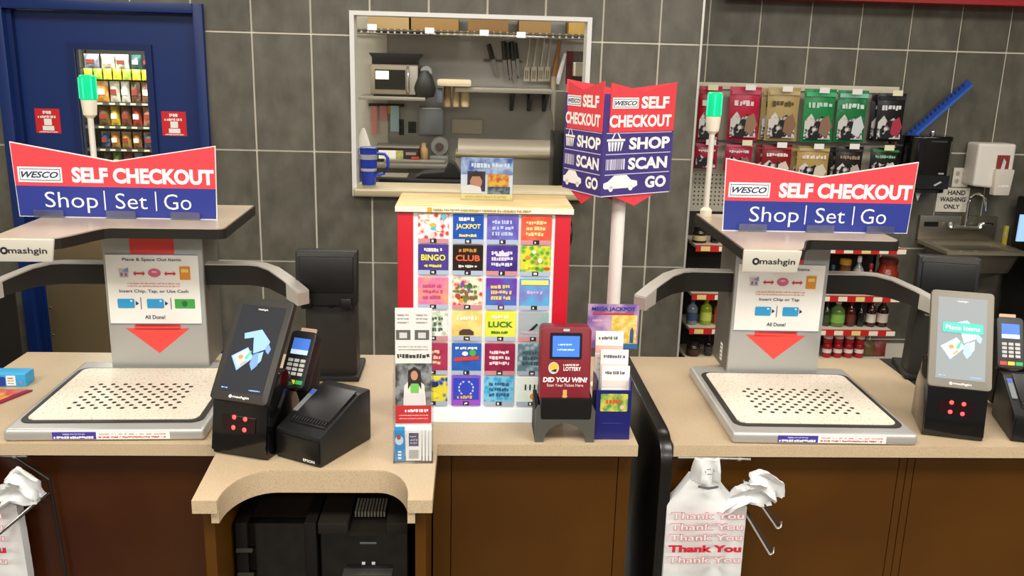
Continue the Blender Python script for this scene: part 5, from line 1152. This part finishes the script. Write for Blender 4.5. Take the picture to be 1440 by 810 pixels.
def bag_rack(label_r, label_b, x, y, left_open):
    r = thing('bag_rack', label_r, 'bag rack', (x, y, 0), 0, 'wire bag racks under the worktops')
    add('top_rail', tube([(-.062, .050, .868), (.13, .050, .863)], .0042, 8), WIRE2, r, True); add('rail_tip', tube([(.095, .050, .864), (.104, .050, .8638)], .007, 8), WIRE2, r)
    if left_open:
        add('side_wire', tube([(.10, .050, .858), (.175, .050, .80), (.190, .050, .56), (.192, .050, .42)], .0035, 6), WIRE, r); add('cross_wire', tube([(.02, .050, .735), (.178, .050, .735)], .003, 6), WIRE, r)
    PR = ((.120, .805, .176, .735), (.094, .770, .164, .662)) if not left_open else ((.118, .800, .040, .735), (.172, .765, .040, .660))
    for (x0, z0, x1, z1) in PR:
        for q in (-.004, .004): add('prong', tube([(x0+q, .045, z0), (x1+q, -.075, z1+q*.6)], .0026, 6), WIRE2 if q < 0 else WIRE, r)
        add('prong_tip', tube([(x1-.004, -.075, z1-.0024), (x1+.004, -.075, z1+.0024), (x1+.006, -.072, z1+.016)], .0028, 6), WIRE2, r)
    b = thing('plastic_bag', label_b, 'plastic bag', (x, y, 0), 0, 'thank you bags on the racks')
    zb, zt_ = .48, .872
    def body(t):
        z = zb+(.835-zb)*t; hl = hr = .120-.006*t
        if t > .78:
            k = (t-.78)/.22; hr = .115-.083*k**.62; hl = hr if left_open else .100-.066*k**.7
        if not left_open: hl = min(hl, .092)
        return -hl, hr, z
    bd = add('bag_front', sheet(body, 20, 26, 0, .03, 3), BAGM, b, True)
    add('neck_tab', sheet(lambda t: (-.032-.005*(1-t), .030+.006*(1-t), .828+.064*t), 8, 8, -.010, .010, 5), BAGM, b, True)
    add('tear_line', ribbon_sheet([(-.026, -.034, .826), (0, -.036, .822), (.026, -.034, .825)], [(0, .003)]*3, 2, 0, .002, 2, 0), M('#5b5e62', .6), b)
    p = Pl(b, (0, -.036, .868)); p.polys('recycle_mark', [[(.015*math.cos(a)*.9, .009*math.sin(a)), (.015*math.cos(a+.9)*.9, .009*math.sin(a+.9)), (.011*math.cos(a+.9), .006*math.sin(a+.9)), (.011*math.cos(a), .006*math.sin(a))] for a in (0, 1.4, 2.8, 4.2)], M('#7f858c', .6), 0)
    add('handle_loop', ribbon_sheet([(.060, -.002, .765), (.095, -.004, .785), (.118, -.010, .800), (.142, -.014, .806), (.168, -.014, .800)], [(.020, .042), (.012, .032), (.006, .026), (.0, .040), (-.006, .034)], 8, -.008, .020, 31), BAGM, b, True)
    add('handle_end', ribbon_sheet([(.108, -.016, .832), (.130, -.022, .840), (.150, -.024, .832), (.178, -.022, .812), (.186, -.020, .790)], [(.006, .016), (.004, .024), (.004, .032), (.012, .026), (.012, .010)], 7, -.008, .014, 37, .010), BAGM, b, True)
    pp = Pl(bd, (0, -.034, 0)); R1 = M('#c61f33', .5); R2 = M('#d98a92', .5)
    for k, z in enumerate((.745, .714, .684, .652, .620)):
        c0 = .005 if not left_open else 0
        if k == 3: pp.text('Thank You', c0, z, .190, .021, R1, .0006, .05, name='bag_print')
        else:
            pp.text('Thank You', c0, z, .190, .021, R2, .0004, .055, name='bag_print'); pp.text('Thank You', c0, z, .187, .0165, BAGM, .0010, .01, name='bag_print')
bx_ = W(990, 700, 2.05).x
bag_rack('wire bag rack under the right worktop beside the divider', 'white thank you bag hanging beside the black divider', bx_, 2.055, False)
bag_rack('wire bag rack under the left worktop at the left edge', 'white thank you bag cut off by the left edge', W(62, 690, 2.05).x-.188, 2.055, True)

# ------------------------------------------------------------------ packets on the left worktop
g0 = G(8, 546, T)
pk = thing('gum_packet', 'blue and white packet on the worktop left of the left kiosk', 'packet', (g0.x-.01, g0.y+.012, T), .02)
box('carton', -.12, 0, 0, .062, .055, .038, M('#2fa3da', .4), pk, .003); p = Pl(pk, (0, 0, 0)); p.rect('dark_panel', -.10, .002, .005, .030, M('#1d3f9a', .4), .001); p.rect('white_panel', .008, .004, .034, .034, PAPER, .0012); p.lines(.012, .030, [.026, .018, .010], .004, M('#8a5a5a', .5), 4, .0016); p.ell('pink_dot', .048, .012, .004, .004, M('#e05a8a', .5), .001)
g1 = G(44, 553, T)
mgz = thing('candy_flyer', 'red and orange candy packet lying at the left edge of the worktop', 'packet', (g1.x-.13, g1.y-.07, T), .0)
add('wrapper', bevel(prism([(-.12, -.12), (.045, -.12), (.128, .085), (-.10, .085)], 0, .006), .002), M('#8a1f3a', .3), mgz, True)
p = Pl(mgz, (0, 0, .006), (1, 0, 0), (0, 1, 0)); p.polys('art', [[(-.11, -.11), (.035, -.11), (.112, .078), (-.09, .078)]], M('#c22a2e', .35, col2='#e8b23c', scale=18, spread=(.4, .65)), .0008); p.ell('orange_spot', .02, -.05, .03, .035, M('#e8862c', .4), .0012)
